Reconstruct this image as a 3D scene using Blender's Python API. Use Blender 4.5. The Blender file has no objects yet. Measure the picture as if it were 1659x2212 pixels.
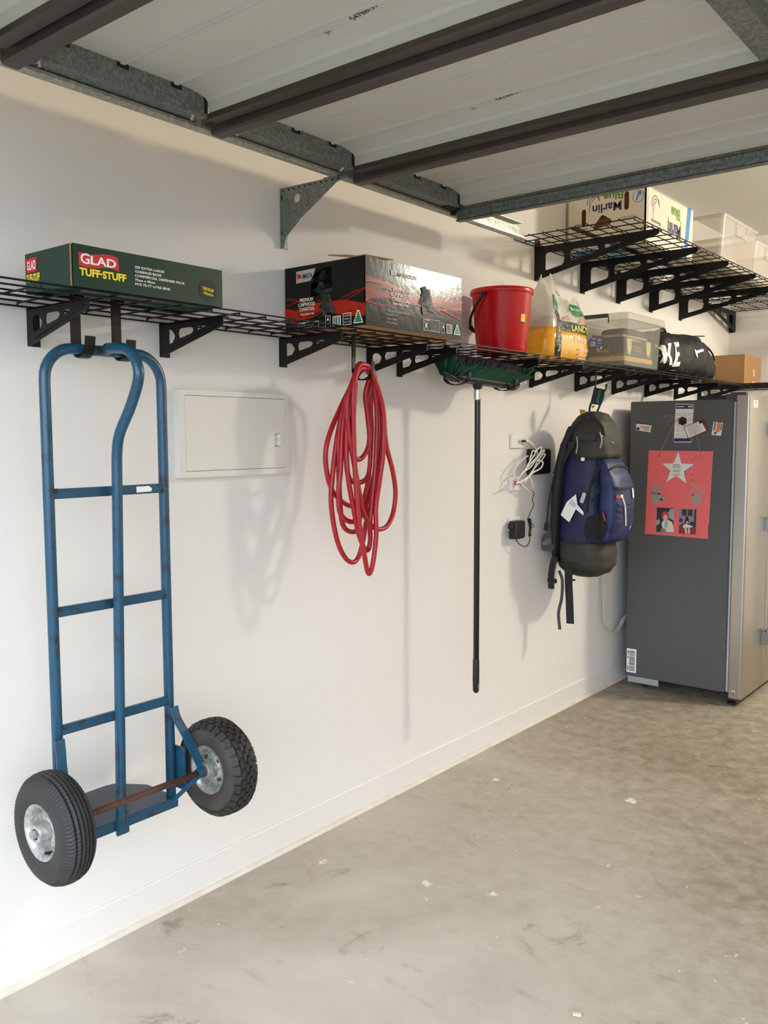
import bpy, bmesh, math, random
from mathutils import Vector, Matrix, noise
from mathutils.bvhtree import BVHTree
random.seed(7)
S = bpy.context.scene
COL = S.collection
PI = math.pi

# ------------------------------------------------------------------ camera
FPX = 1894.4
CAM = Vector((2.2304, 0.0, 1.5))
yaw, pitch, roll = 0.682079, 0.0853686, -0.0032653
fw = Vector((-math.sin(yaw)*math.cos(pitch), math.cos(yaw)*math.cos(pitch), -math.sin(pitch)))
rt = fw.cross(Vector((0, 0, 1))).normalized()
up = rt.cross(fw)
rt, up = rt*math.cos(roll)+up*math.sin(roll), up*math.cos(roll)-rt*math.sin(roll)
cd = bpy.data.cameras.new('camera')
cd.sensor_fit = 'VERTICAL'; cd.sensor_height = 36.0; cd.lens = FPX/2212*36.0
cd.clip_start = 0.02; cd.clip_end = 200
cam = bpy.data.objects.new('camera', cd); COL.objects.link(cam)
mw = Matrix((rt, up, -fw)).transposed().to_4x4(); mw.translation = CAM
cam.matrix_world = mw
S.camera = cam

# ------------------------------------------------------------------ sky and exposure
world = bpy.data.worlds.new('overcast_sky'); S.world = world
world.use_nodes = True
bg = world.node_tree.nodes['Background']
bg.inputs['Color'].default_value = (0.75, 0.85, 1.0, 1)
bg.inputs['Strength'].default_value = 6.0
S.view_settings.view_transform = 'Standard'
S.view_settings.look = 'None'
S.view_settings.gamma = 1.0
S.view_settings.use_curve_mapping = False
S.view_settings.exposure = 0.08
LAMP_W = 212.0
LAMP_COL = (1.0, 0.93, 0.78)

# ------------------------------------------------------------------ materials
MATS = {}
def srgb(r, g, b):
    f = lambda c: (c/255/12.92) if c/255 <= 0.04045 else ((c/255+0.055)/1.055)**2.4
    return (f(r), f(g), f(b), 1)
def mat(name, col, rough=0.5, metal=0.0, var=None, bump=None, col2=None, spec=None, alpha=None, trans=None, coat=0):
    """col in sRGB 0-255. var=(scale, amount, detail): noise mix towards col2 (or darker). bump=(scale, strength)."""
    if name in MATS: return MATS[name]
    m = bpy.data.materials.new(name); m.use_nodes = True
    nt = m.node_tree; b = nt.nodes['Principled BSDF']
    c = srgb(*col)
    b.inputs['Base Color'].default_value = c
    b.inputs['Roughness'].default_value = rough
    b.inputs['Metallic'].default_value = metal
    if spec is not None: b.inputs['Specular IOR Level'].default_value = spec
    if alpha is not None: b.inputs['Alpha'].default_value = alpha
    if trans is not None: b.inputs['Transmission Weight'].default_value = trans
    if coat: b.inputs['Coat Weight'].default_value = coat; b.inputs['Coat Roughness'].default_value = 0.15
    tc = nt.nodes.new('ShaderNodeNewGeometry')
    if var:
        n = nt.nodes.new('ShaderNodeTexNoise'); n.inputs['Scale'].default_value = var[0]
        n.inputs['Detail'].default_value = var[2] if len(var) > 2 else 4
        nt.links.new(tc.outputs['Position'], n.inputs['Vector'])
        r = nt.nodes.new('ShaderNodeValToRGB')
        r.color_ramp.elements[0].position = 0.5-var[1]/2 if len(var) < 4 else var[3]
        r.color_ramp.elements[1].position = 0.5+var[1]/2 if len(var) < 4 else var[3]+var[1]
        nt.links.new(n.outputs['Fac'], r.inputs['Fac'])
        mx = nt.nodes.new('ShaderNodeMix'); mx.data_type = 'RGBA'
        nt.links.new(r.outputs['Color'], mx.inputs['Factor'])
        mx.inputs['A'].default_value = c
        mx.inputs['B'].default_value = srgb(*col2) if col2 else (c[0]*0.8, c[1]*0.8, c[2]*0.8, 1)
        nt.links.new(mx.outputs['Result'], b.inputs['Base Color'])
    if bump:
        n = nt.nodes.new('ShaderNodeTexNoise'); n.inputs['Scale'].default_value = bump[0]
        n.inputs['Detail'].default_value = 3
        nt.links.new(tc.outputs['Position'], n.inputs['Vector'])
        bp = nt.nodes.new('ShaderNodeBump'); bp.inputs['Strength'].default_value = bump[1]
        bp.inputs['Distance'].default_value = 0.002 if len(bump) < 3 else bump[2]
        nt.links.new(n.outputs['Fac'], bp.inputs['Height'])
        nt.links.new(bp.outputs['Normal'], b.inputs['Normal'])
    MATS[name] = m
    return m

def concrete_mat():
    m = bpy.data.materials.new('stained concrete'); m.use_nodes = True
    nt = m.node_tree; N = nt.nodes; Lk = nt.links; b = N['Principled BSDF']
    g = N.new('ShaderNodeNewGeometry')
    def noise_(scale, detail=5, rough=0.6, dist=0.0):
        n = N.new('ShaderNodeTexNoise'); n.inputs['Scale'].default_value = scale
        n.inputs['Detail'].default_value = detail; n.inputs['Roughness'].default_value = rough
        n.inputs['Distortion'].default_value = dist
        Lk.new(g.outputs['Position'], n.inputs['Vector']); return n.outputs['Fac']
    def ramp(f, a, c, ca=(0, 0, 0, 1), cb=(1, 1, 1, 1)):
        r = N.new('ShaderNodeValToRGB'); r.color_ramp.elements[0].position = a; r.color_ramp.elements[1].position = c
        r.color_ramp.elements[0].color = ca; r.color_ramp.elements[1].color = cb
        Lk.new(f, r.inputs['Fac']); return r.outputs['Color']
    def mix(fac, A, B, mode='MIX'):
        x = N.new('ShaderNodeMix'); x.data_type = 'RGBA'; x.blend_type = mode
        if isinstance(fac, float): x.inputs['Factor'].default_value = fac
        else: Lk.new(fac, x.inputs['Factor'])
        for k, v in (('A', A), ('B', B)):
            if isinstance(v, tuple): x.inputs[k].default_value = v
            else: Lk.new(v, x.inputs[k])
        return x.outputs['Result']
    base = ramp(noise_(1.3, 8, 0.62), 0.3, 0.7, srgb(194, 184, 168), srgb(214, 206, 191))
    c = mix(ramp(noise_(0.7, 4, 0.5, 0.6), 0.42, 0.66), base, srgb(152, 138, 120))
    # floor turns darker and browner away from the side wall and the doorway
    ad = N.new('ShaderNodeMath'); ad.operation = 'MULTIPLY_ADD'; ad.inputs[1].default_value = 0.5; Lk.new(noise_(0.7, 3, 0.5, 0.6), ad.inputs[0])
    dp = N.new('ShaderNodeVectorMath'); dp.operation = 'DOT_PRODUCT'; dp.inputs[1].default_value = (0.5, 0.35, 0); Lk.new(g.outputs['Position'], dp.inputs[0]); Lk.new(dp.outputs['Value'], ad.inputs[2])
    mr = N.new('ShaderNodeMapRange'); mr.inputs['From Min'].default_value = 1.12; mr.inputs['From Max'].default_value = 2.15; mr.inputs['To Max'].default_value = 0.85; Lk.new(ad.outputs[0], mr.inputs['Value'])
    c = mix(mr.outputs['Result'], c, srgb(104, 88, 66))
    c = mix(ramp(noise_(14, 6, 0.7), 0.35, 0.75), c, mix(0.5, c, srgb(205, 198, 186)))
    c = mix(ramp(noise_(2.6, 7, 0.7, 1.5), 0.60, 0.68), c, mix(0.55, c, srgb(118, 108, 94)))
    c = mix(ramp(noise_(5.5, 8, 0.75, 2.0), 0.63, 0.70), c, mix(0.5, c, srgb(128, 118, 104)))
    # faint scuffs stretched along the floor
    mp = N.new('ShaderNodeMapping'); mp.inputs['Scale'].default_value = (5.0, 13, 1); mp.inputs['Rotation'].default_value = (0, 0, 0.9)
    Lk.new(g.outputs['Position'], mp.inputs['Vector'])
    n = N.new('ShaderNodeTexNoise'); n.inputs['Scale'].default_value = 1.6; n.inputs['Detail'].default_value = 8; Lk.new(mp.outputs['Vector'], n.inputs['Vector'])
    c = mix(ramp(n.outputs['Fac'], 0.60, 0.74), c, mix(0.22, c, srgb(110, 100, 88)))
    # white paint drips
    v = N.new('ShaderNodeTexVoronoi'); v.feature = 'F1'; v.inputs['Scale'].default_value = 3.4; v.inputs['Randomness'].default_value = 1
    wob = N.new('ShaderNodeVectorMath'); wob.operation = 'ADD'
    nz = N.new('ShaderNodeTexNoise'); nz.inputs['Scale'].default_value = 38; nz.inputs['Detail'].default_value = 3
    Lk.new(g.outputs['Position'], nz.inputs['Vector'])
    sc = N.new('ShaderNodeVectorMath'); sc.operation = 'SCALE'; sc.inputs['Scale'].default_value = 0.07
    Lk.new(nz.outputs['Color'], sc.inputs[0]); Lk.new(g.outputs['Position'], wob.inputs[0]); Lk.new(sc.outputs[0], wob.inputs[1])
    Lk.new(wob.outputs[0], v.inputs['Vector'])
    drop = ramp(v.outputs['Distance'], 0.060, 0.085, (1, 1, 1, 1), (0, 0, 0, 1))
    sp_ = N.new('ShaderNodeSeparateColor'); Lk.new(v.outputs['Color'], sp_.inputs[0])
    gate = ramp(sp_.outputs[0], 0.66, 0.68)
    c = mix(mix(1.0, drop, gate, 'MULTIPLY'), c, srgb(226, 222, 214))
    v2 = N.new('ShaderNodeTexVoronoi'); v2.inputs['Scale'].default_value = 11; Lk.new(wob.outputs[0], v2.inputs['Vector'])
    drop2 = ramp(v2.outputs['Distance'], 0.07, 0.10, (1, 1, 1, 1), (0, 0, 0, 1))
    gate2 = ramp(noise_(1.9, 3), 0.50, 0.58)
    c = mix(mix(1.0, drop2, gate2, 'MULTIPLY'), c, srgb(214, 209, 200))
    Lk.new(c, b.inputs['Base Color'])
    b.inputs['Roughness'].default_value = 0.72
    bp = N.new('ShaderNodeBump'); bp.inputs['Strength'].default_value = 0.25; bp.inputs['Distance'].default_value = 0.002
    Lk.new(noise_(45, 6, 0.7), bp.inputs['Height']); Lk.new(bp.outputs['Normal'], b.inputs['Normal'])
    return m

def galv_mat(name, ca, cb, scale=55, rough=0.5, metal=0.55):
    m = bpy.data.materials.new(name); m.use_nodes = True
    nt = m.node_tree; N = nt.nodes; b = N['Principled BSDF']
    g = N.new('ShaderNodeNewGeometry')
    n = N.new('ShaderNodeTexNoise'); n.inputs['Scale'].default_value = scale; n.inputs['Detail'].default_value = 5
    n.inputs['Distortion'].default_value = 2.2
    nt.links.new(g.outputs['Position'], n.inputs['Vector'])
    r = N.new('ShaderNodeValToRGB'); r.color_ramp.elements[0].position = 0.38; r.color_ramp.elements[1].position = 0.64
    r.color_ramp.elements[0].color = srgb(*ca); r.color_ramp.elements[1].color = srgb(*cb)
    nt.links.new(n.outputs['Fac'], r.inputs['Fac']); nt.links.new(r.outputs['Color'], b.inputs['Base Color'])
    b.inputs['Metallic'].default_value = metal; b.inputs['Roughness'].default_value = rough
    MATS[name] = m; return m

def plastic_clear(name, col, alpha, rough=0.25):
    m = bpy.data.materials.new(name); m.use_nodes = True
    nt = m.node_tree; N = nt.nodes
    for n in list(N): N.remove(n)
    o = N.new('ShaderNodeOutputMaterial'); t = N.new('ShaderNodeBsdfTransparent'); p = N.new('ShaderNodeBsdfPrincipled'); x = N.new('ShaderNodeMixShader')
    p.inputs['Base Color'].default_value = srgb(*col); p.inputs['Roughness'].default_value = rough
    t.inputs['Color'].default_value = (0.97, 0.97, 0.96, 1)
    x.inputs['Fac'].default_value = alpha
    nt.links.new(t.outputs[0], x.inputs[1]); nt.links.new(p.outputs[0], x.inputs[2]); nt.links.new(x.outputs[0], o.inputs['Surface'])
    MATS[name] = m; return m

WALL = mat('warm white wall paint', (228, 224, 218), 0.75, bump=(180, 0.12, 0.001), spec=0.3)
CEIL = mat('ceiling paint', (224, 222, 216), 0.9)
SKIRT = mat('white gloss skirting paint', (228, 224, 218), 0.5)
BEAD = mat('cream quad bead', (228, 222, 210), 0.5, var=(14, 0.5), col2=(212, 200, 182))
CONC = concrete_mat()
SKIN = mat('door skin cream grey', (196, 194, 184), 0.5)
BROWN = mat('door rail brown', (66, 58, 51), 0.45)
BLACKGAP = mat('gap shade and hinge black', (16, 16, 16), 0.8)  # this black also paints the shade in door gaps, notches and slots
GALV = galv_mat('galvanised spangle', (104, 109, 106), (142, 147, 143))
GALVL = galv_mat('bright galvanised', (150, 152, 144), (186, 188, 178), 40, 0.4, 0.6)
BOLT = mat('zinc bolt', (190, 188, 180), 0.3, 0.9)
BLK = mat('black powder coat', (9, 9, 10), 0.45, bump=(400, 0.15, 0.0006), spec=0.35)
BLKP = mat('black plastic', (13, 13, 14), 0.5)
WHITE = mat('white plastic', (236, 234, 228), 0.35)
PRINTW = mat('white print', (238, 236, 230), 0.6)
INK = mat('black print', (24, 24, 26), 0.6)

# ------------------------------------------------------------------ mesh helpers
class MB:
    def __init__(s): s.v = []; s.f = []
    def add(s, vs, fs):
        o = len(s.v); s.v += [Vector(p) for p in vs]; s.f += [tuple(i+o for i in f) for f in fs]; return s
    def box(s, x0, x1, y0, y1, z0, z1):
        return s.add([(x0,y0,z0),(x1,y0,z0),(x1,y1,z0),(x0,y1,z0),(x0,y0,z1),(x1,y0,z1),(x1,y1,z1),(x0,y1,z1)],
                     [(0,3,2,1),(4,5,6,7),(0,1,5,4),(1,2,6,5),(2,3,7,6),(3,0,4,7)])
    def obox(s, c, ux, uy, uz, hx, hy, hz):
        c, ux, uy, uz = Vector(c), Vector(ux), Vector(uy), Vector(uz)
        vs = [c+ux*(a*hx)+uy*(b*hy)+uz*(d*hz) for d in (-1,1) for a, b in ((-1,-1),(1,-1),(1,1),(-1,1))]
        return s.add(vs, [(0,3,2,1),(4,5,6,7),(0,1,5,4),(1,2,6,5),(2,3,7,6),(3,0,4,7)])
    def bar(s, p, q, w, t, n):
        """flat bar from p to q, width w across n x dir, thickness t along n"""
        p, q, n = Vector(p), Vector(q), Vector(n).normalized()
        d = (q-p); L = d.length; d.normalize(); a = n.cross(d).normalized(); n = d.cross(a)
        return s.obox((p+q)/2, d, a, n, L/2, w/2, t/2)
    def tube(s, pts, r, n=8, cap=True, closed=False):
        pts = [Vector(p) for p in pts]; m = len(pts)
        rs = r if isinstance(r, (list, tuple)) else [r]*m
        rings = []; nrm = None
        for i in range(m):
            if closed: t = (pts[(i+1) % m]-pts[i-1])
            else: t = (pts[min(i+1, m-1)]-pts[max(i-1, 0)])
            if t.length < 1e-9: t = Vector((0, 0, 1))
            t.normalize()
            if nrm is None:
                nrm = t.orthogonal().normalized()
            else:
                nrm = (nrm-t*nrm.dot(t))
                nrm = nrm.normalized() if nrm.length > 1e-6 else t.orthogonal().normalized()
            b = t.cross(nrm)
            rings.append([pts[i]+nrm*(math.cos(2*PI*k/n)*rs[i])+b*(math.sin(2*PI*k/n)*rs[i]) for k in range(n)])
        return s.loft(rings, cap and not closed, closed)
    def loft(s, rings, cap=True, closed=False):
        n = len(rings[0]); m = len(rings); vs = [p for r in rings for p in r]; fs = []
        for i in range(m if closed else m-1):
            j = (i+1) % m
            for k in range(n):
                l = (k+1) % n
                fs.append((i*n+k, i*n+l, j*n+l, j*n+k))
        if cap:
            fs.append(tuple(range(n-1, -1, -1))); fs.append(tuple((m-1)*n+k for k in range(n)))
        return s.add(vs, fs)
    def lathe(s, prof, c, axis='z', n=32, cap=False):
        """prof: list of (radius, height)"""
        c = Vector(c); ax = {'x': (Vector((0,1,0)), Vector((0,0,1)), Vector((1,0,0))), 'y': (Vector((0,0,1)), Vector((1,0,0)), Vector((0,1,0))), 'z': (Vector((1,0,0)), Vector((0,1,0)), Vector((0,0,1)))}[axis]
        rings = [[c+ax[0]*(r*math.cos(2*PI*k/n))+ax[1]*(r*math.sin(2*PI*k/n))+ax[2]*h for k in range(n)] for r, h in prof]
        return s.loft(rings, cap)
    def prism(s, poly, o, u, v, w):
        """poly in (a,b): o+a*u+b*v, extruded along w"""
        o, u, v, w = Vector(o), Vector(u), Vector(v), Vector(w); n = len(poly)
        A = [o+u*a+v*b for a, b in poly]
        return s.add(A+[p+w for p in A], [tuple(range(n-1, -1, -1)), tuple(range(n, 2*n))]+[(k, (k+1) % n, n+(k+1) % n, n+k) for k in range(n)])
    def poly(s, pts):
        return s.add(pts, [tuple(range(len(pts)))])
    def xf(s, fn): s.v = [Vector(fn(p)) for p in s.v]; return s

def build(name, mb, m, root=None, smooth=False, bevel=0.0, seg=2, weld=False, kind=None):
    off = Vector(root.matrix_world.translation) if root else Vector((0, 0, 0))
    if root:
        off = root['_loc'] if '_loc' in root else root.location
        off = Vector(off)
    me = bpy.data.meshes.new(name)
    me.from_pydata([p-off for p in mb.v], [], mb.f)
    bm = bmesh.new(); bm.from_mesh(me)
    if weld: bmesh.ops.remove_doubles(bm, verts=bm.verts, dist=1e-5)
    bmesh.ops.recalc_face_normals(bm, faces=bm.faces)
    if bevel:
        es = [e for e in bm.edges if len(e.link_faces) == 2 and e.calc_face_angle(0) > 0.5]
        bmesh.ops.bevel(bm, geom=es, offset=bevel, segments=seg, affect='EDGES', clamp_overlap=True)
    for f in bm.faces: f.smooth = smooth or bool(bevel and False)
    bm.to_mesh(me); bm.free()
    me.materials.append(m)
    if smooth and smooth != True:
        pass
    o = bpy.data.objects.new(name, me); COL.objects.link(o)
    if root: o.parent = root; o['_loc'] = tuple(off)
    if kind: o['kind'] = kind
    return o
def smooth_by_angle(o, deg=40):
    me = o.data
    for p in me.polygons: p.use_smooth = True
    bm = bmesh.new(); bm.from_mesh(me)
    for e in bm.edges:
        e.smooth = not (len(e.link_faces) == 2 and e.calc_face_angle(0) > math.radians(deg))
    bm.to_mesh(me); bm.free(); return o
def thing(name, label, cat, loc, group=None):
    o = bpy.data.objects.new(name, None); COL.objects.link(o); o.location = loc; o.empty_display_size = 0.05
    o['label'] = label; o['category'] = cat; o['_loc'] = tuple(loc)
    if group: o['group'] = group
    return o
def tag(o, label, cat, group=None):
    o['label'] = label; o['category'] = cat
    if group: o['group'] = group
    return o
def struct(name, mb, m, label=None, **k):
    o = build(name, mb, m, **k); o['kind'] = 'structure'
    if label: o['label'] = label
    return o
def copy_tree(o, parent=None):
    c = o.copy(); COL.objects.link(c)
    if parent: c.parent = parent
    for ch in o.children: copy_tree(ch, c)
    return c
def spline(pts, n=8, closed=False):
    P = [Vector(p) for p in pts]; m = len(P); out = []
    for i in range(m if closed else m-1):
        p1, p2 = P[i], P[(i+1) % m]
        p0 = P[i-1] if (closed or i > 0) else p1*2-p2
        p3 = P[(i+2) % m] if (closed or i+2 < m) else p2*2-p1
        for k in range(n):
            t = k/n
            out.append(0.5*((2*p1)+(p2-p0)*t+(2*p0-5*p1+4*p2-p3)*t*t+(3*p1-p0-3*p2+p3)*t**3))
    if not closed: out.append(P[-1])
    return out
def arc(cx, cy, r, a0, a1, n=8):
    return [(cx+r*math.cos(math.radians(a0+(a1-a0)*k/n)), cy+r*math.sin(math.radians(a0+(a1-a0)*k/n))) for k in range(n+1)]
def rrect(x0, x1, y0, y1, r, n=4):
    return arc(x1-r, y1-r, r, 0, 90, n)+arc(x0+r, y1-r, r, 90, 180, n)+arc(x0+r, y0+r, r, 180, 270, n)+arc(x1-r, y0+r, r, 270, 360, n)
def circ(cx, cy, r, n=20): return [(cx+r*math.cos(2*PI*k/n), cy+r*math.sin(2*PI*k/n)) for k in range(n)]

def _curve_mesh(cu):
    ob = bpy.data.objects.new('tmp', cu); COL.objects.link(ob)
    dg = bpy.context.evaluated_depsgraph_get(); dg.update()
    ev = ob.evaluated_get(dg); me = ev.to_mesh()
    vs = [v.co.copy() for v in me.vertices]; fs = [tuple(p.vertices) for p in me.polygons]
    ev.to_mesh_clear(); bpy.data.objects.remove(ob); bpy.data.curves.remove(cu)
    return vs, fs
def plate(outline, holes, thick):
    """plate with holes, local (a,b) plane, thickness centred; returns verts, faces"""
    cu = bpy.data.curves.new('tmp', 'CURVE'); cu.dimensions = '2D'; cu.fill_mode = 'BOTH' if thick else 'FRONT'; cu.extrude = thick/2
    for pl in [outline]+list(holes):
        sp = cu.splines.new('POLY'); sp.points.add(len(pl)-1)
        for p, q in zip(sp.points, pl): p.co = (q[0], q[1], 0, 1)
        sp.use_cyclic_u = True
    return _curve_mesh(cu)
_TX = {}
def text2d(s, bold=0.0, shear=0.0, spacing=1.0):
    k = (s, bold, shear, spacing)
    if k not in _TX:
        cu = bpy.data.curves.new('tmp', 'FONT'); cu.body = s; cu.size = 1.0; cu.offset = bold; cu.shear = shear
        cu.space_character = spacing; cu.resolution_u = 3; cu.fill_mode = 'FRONT'
        vs, fs = _curve_mesh(cu)
        if vs:
            x0 = min(v.x for v in vs); x1 = max(v.x for v in vs); y0 = min(v.y for v in vs); y1 = max(v.y for v in vs)
        else: x0 = x1 = y0 = y1 = 0
        _TX[k] = ([(v.x-x0, v.y-y0) for v in vs], fs, x1-x0, y1-y0)
    return _TX[k]
def add_hit(mb, P, fs):
    """add only the faces whose corners all landed on the surface"""
    keep = [f for f in fs if all(P[i] is not None for i in f)]
    used = sorted({i for f in keep for i in f}); ix = {i: k for k, i in enumerate(used)}
    mb.add([P[i] for i in used], [tuple(ix[i] for i in f) for f in keep])
class Face:
    """a flat print surface: point = o + u*U + v*V, lifted by n"""
    def __init__(s, o, U, V, N=None):
        s.o, s.U, s.V = Vector(o), Vector(U), Vector(V)
        s.N = Vector(N) if N else s.U.cross(s.V).normalized()
        s.bvh = None
    def pt(s, u, v, h):
        p = s.o+s.U*u+s.V*v
        if s.bvh:
            hit = s.bvh.ray_cast(p+s.N*0.5, -s.N, 1.2)
            return hit[0]+s.N*h if hit[0] is not None else None
        return p+s.N*h
    def poly(s, mb, pts, h=0.0006):
        if s.bvh:
            # subdivide so that the print follows the surface
            cu = [tuple(p) for p in pts]
            bm = bmesh.new(); bm.faces.new([bm.verts.new((a, b, 0)) for a, b in cu])
            bmesh.ops.triangulate(bm, faces=bm.faces)
            for _ in range(6):
                es = [e for e in bm.edges if e.calc_length() > 0.02]
                if not es: break
                bmesh.ops.subdivide_edges(bm, edges=es, cuts=1)
                bmesh.ops.triangulate(bm, faces=bm.faces)
            bm.verts.index_update()
            P = [s.pt(v.co.x, v.co.y, h) for v in bm.verts]
            fs = [tuple(v.index for v in f.verts) for f in bm.faces]; bm.free()
            add_hit(mb, P, fs); return
        mb.poly([s.pt(a, b, h) for a, b in pts])
    def rect(s, mb, u0, u1, v0, v1, h=0.0006): s.poly(mb, [(u0, v0), (u1, v0), (u1, v1), (u0, v1)], h)
    def frame(s, mb, u0, u1, v0, v1, t, h=0.0006):
        s.rect(mb, u0, u1, v0, v0+t, h); s.rect(mb, u0, u1, v1-t, v1, h); s.rect(mb, u0, u0+t, v0+t, v1-t, h); s.rect(mb, u1-t, u1, v0+t, v1-t, h)
    def text(s, mb, txt, u, v, height, width=None, bold=0.0, h=0.0009, rot=0.0, shear=0.0, spacing=1.0, flip=False):
        """lower-left corner at (u,v); cap height in metres; rot in degrees; flip = upside down about its centre"""
        vs, fs, W, H = text2d(txt, bold, shear, spacing)
        if not vs: return
        sy = height/H; sx = sy if width is None else width/W
        ca, sa = math.cos(math.radians(rot)), math.sin(math.radians(rot))
        P = []
        for a, b in vs:
            a *= sx; b *= sy
            if flip: a, b = W*sx-a, H*sy-b
            P.append(s.pt(u+a*ca-b*sa, v+a*sa+b*ca, h))
        add_hit(mb, P, fs)
    def line(s, mb, p, q, t, h=0.0006):
        dx, dy = q[0]-p[0], q[1]-p[1]; L = math.hypot(dx, dy) or 1; nx, ny = -dy/L*t/2, dx/L*t/2
        s.poly(mb, [(p[0]-nx, p[1]-ny), (q[0]-nx, q[1]-ny), (q[0]+nx, q[1]+ny), (p[0]+nx, p[1]+ny)], h)
    def bars(s, mb, u0, u1, v0, v1, n, h=0.0008, horiz=False, seed=1):
        rr = random.Random(seed); x = 0.0; ws = [rr.choice((1, 1, 2, 3)) for _ in range(2*n)]; tot = sum(ws)
        for i, wd in enumerate(ws):
            a, c = x/tot, (x+wd)/tot; x += wd
            if i % 2 == 0:
                if horiz: s.rect(mb, u0, u1, v0+(v1-v0)*a, v0+(v1-v0)*c, h)
                else: s.rect(mb, u0+(u1-u0)*a, u0+(u1-u0)*c, v0, v1, h)
def build_clusters(name, mb, m, root, gap=0.012, **k):
    """split a print layer into one part per separate block"""
    n = len(mb.v); par = list(range(n))
    def find(a):
        while par[a] != a: par[a] = par[par[a]]; a = par[a]
        return a
    for f in mb.f:
        for i in f[1:]: par[find(i)] = find(f[0])
    isl = {}
    for f in mb.f: isl.setdefault(find(f[0]), []).append(f)
    items = []
    for fs in isl.values():
        vs = [mb.v[i] for f in fs for i in f]
        items.append([[min(v[c] for v in vs) for c in range(3)], [max(v[c] for v in vs) for c in range(3)], fs])
    merged = True
    while merged:
        merged = False; out = []
        for it in items:
            for o in out:
                if all(it[0][c] <= o[1][c]+gap and o[0][c] <= it[1][c]+gap for c in range(3)):
                    o[0] = [min(a, b) for a, b in zip(o[0], it[0])]; o[1] = [max(a, b) for a, b in zip(o[1], it[1])]; o[2] = o[2]+it[2]; merged = True; break
            else: out.append(it)
        items = out
    for a, b, fs in items:
        u = sorted({i for f in fs for i in f}); ix = {i: j for j, i in enumerate(u)}
        build(name, MB().add([mb.v[i] for i in u], [tuple(ix[i] for i in f) for f in fs]), m, root, **k)
def bvh_of(o):
    off = Vector(o['_loc']) if '_loc' in o else Vector((0, 0, 0))
    return BVHTree.FromPolygons([v.co+off for v in o.data.vertices], [tuple(p.vertices) for p in o.data.polygons])

# ------------------------------------------------------------------ the room
RX, YB, ZC = 5.6, 6.934, 2.98
struct('floor', MB().box(-0.1, RX+0.1, -0.15, YB+0.1, -0.12, 0), CONC, 'stained grey concrete garage floor')
struct('driveway', MB().box(-1, 7, -7, -0.15, -0.16, -0.03), mat('driveway concrete', (128, 124, 116), 0.9, var=(3, 0.5)), 'grey concrete driveway outside the garage')
struct('ground', MB().box(-60, 60, -120, -0.15, -0.30, -0.17), mat('unseen dark ground', (74, 78, 66), 0.95, var=(0.6, 0.5)), 'unseen ground outside the garage, added dark')  # unseen; added dark to block sky light from below the horizon
struct('wall_left', MB().box(-0.1, 0, -0.15, YB+0.1, 0, ZC), WALL, 'warm white painted garage side wall')
struct('wall_back', MB().box(0, RX, YB, YB+0.1, 0, ZC), WALL, 'warm white painted end wall')
struct('wall_right', MB().box(RX, RX+0.1, -0.15, YB+0.1, 0, ZC), WALL, 'white painted far side wall')
fr = MB().box(0, 0.22, -0.15, -0.06, 0, 2.32).box(5.2, RX, -0.15, -0.06, 0, 2.32).box(0, RX, -0.15, -0.06, 2.32, ZC)
struct('wall_front', fr, WALL, 'front wall around the open garage doorway')
struct('ceiling', MB().box(-0.1, RX+0.1, -0.15, YB+0.1, ZC, ZC+0.1), CEIL, 'white garage ceiling')
# skirting: a board flush with the plaster, with a shadow groove along its top, and a cream quad bead at the floor
pf = [(0, 0), (0.008, 0), (0.008, 0.110), (0.005, 0.1135), (0.0025, 0.114), (0, 0.114)]
struct('baseboard_left', MB().prism(pf, (0, -0.06, 0), (1, 0, 0), (0, 0, 1), (0, YB+0.06, 0)), SKIRT, 'white skirting board along the side wall')
struct('baseboard_back', MB().prism(pf, (0.008, YB, 0), (0, -1, 0), (0, 0, 1), (RX-0.008, 0, 0)), SKIRT, 'white skirting board along the end wall')
qb = [(0, 0)]+[(0.014*math.cos(a*PI/12), 0.014*math.sin(a*PI/12)) for a in range(7)]
struct('trim_1', MB().prism(qb, (0.008, -0.06, 0), (1, 0, 0), (0, 0, 1), (0, YB+0.06, 0)), BEAD, 'cream quad bead at the foot of the skirting board', smooth=False)

# ------------------------------------------------------------------ ceiling lamps (out of the frame, lighting the room)
def ceiling_lamp(x, y, label, power, col=LAMP_COL):
    t = thing('ceiling_light', label, 'ceiling light', (x, y, ZC), 'round ceiling lights')
    build('base', MB().lathe([(0.0, -0.001), (0.16, -0.001), (0.16, -0.03), (0.0, -0.03)], (x, y, ZC), n=32), WHITE, t)
    gm = MATS.get('lamp diffuser') or mat('lamp diffuser', (250, 240, 220), 0.4)
    b = gm.node_tree.nodes['Principled BSDF']; b.inputs['Emission Color'].default_value = (1, 0.85, 0.65, 1); b.inputs['Emission Strength'].default_value = 6
    build('diffuser', MB().lathe([(0.15, -0.03), (0.148, -0.05), (0.12, -0.068), (0.06, -0.078), (0.0, -0.08)], (x, y, ZC), n=32), gm, t, smooth=True)
    ld = bpy.data.lights.new('lamp_glow', 'POINT'); ld.energy = power; ld.color = col; ld.shadow_soft_size = 0.12
    lo = bpy.data.objects.new('lamp_glow', ld); COL.objects.link(lo); lo.parent = t; lo.location = (0, 0, -0.16)
ceiling_lamp(2.65, 5.8, 'round ceiling light at the back of the garage', LAMP_W)
ceiling_lamp(2.75, 1.6, 'round ceiling light above the raised garage door', 40.0, (1.0, 0.70, 0.38))

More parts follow.
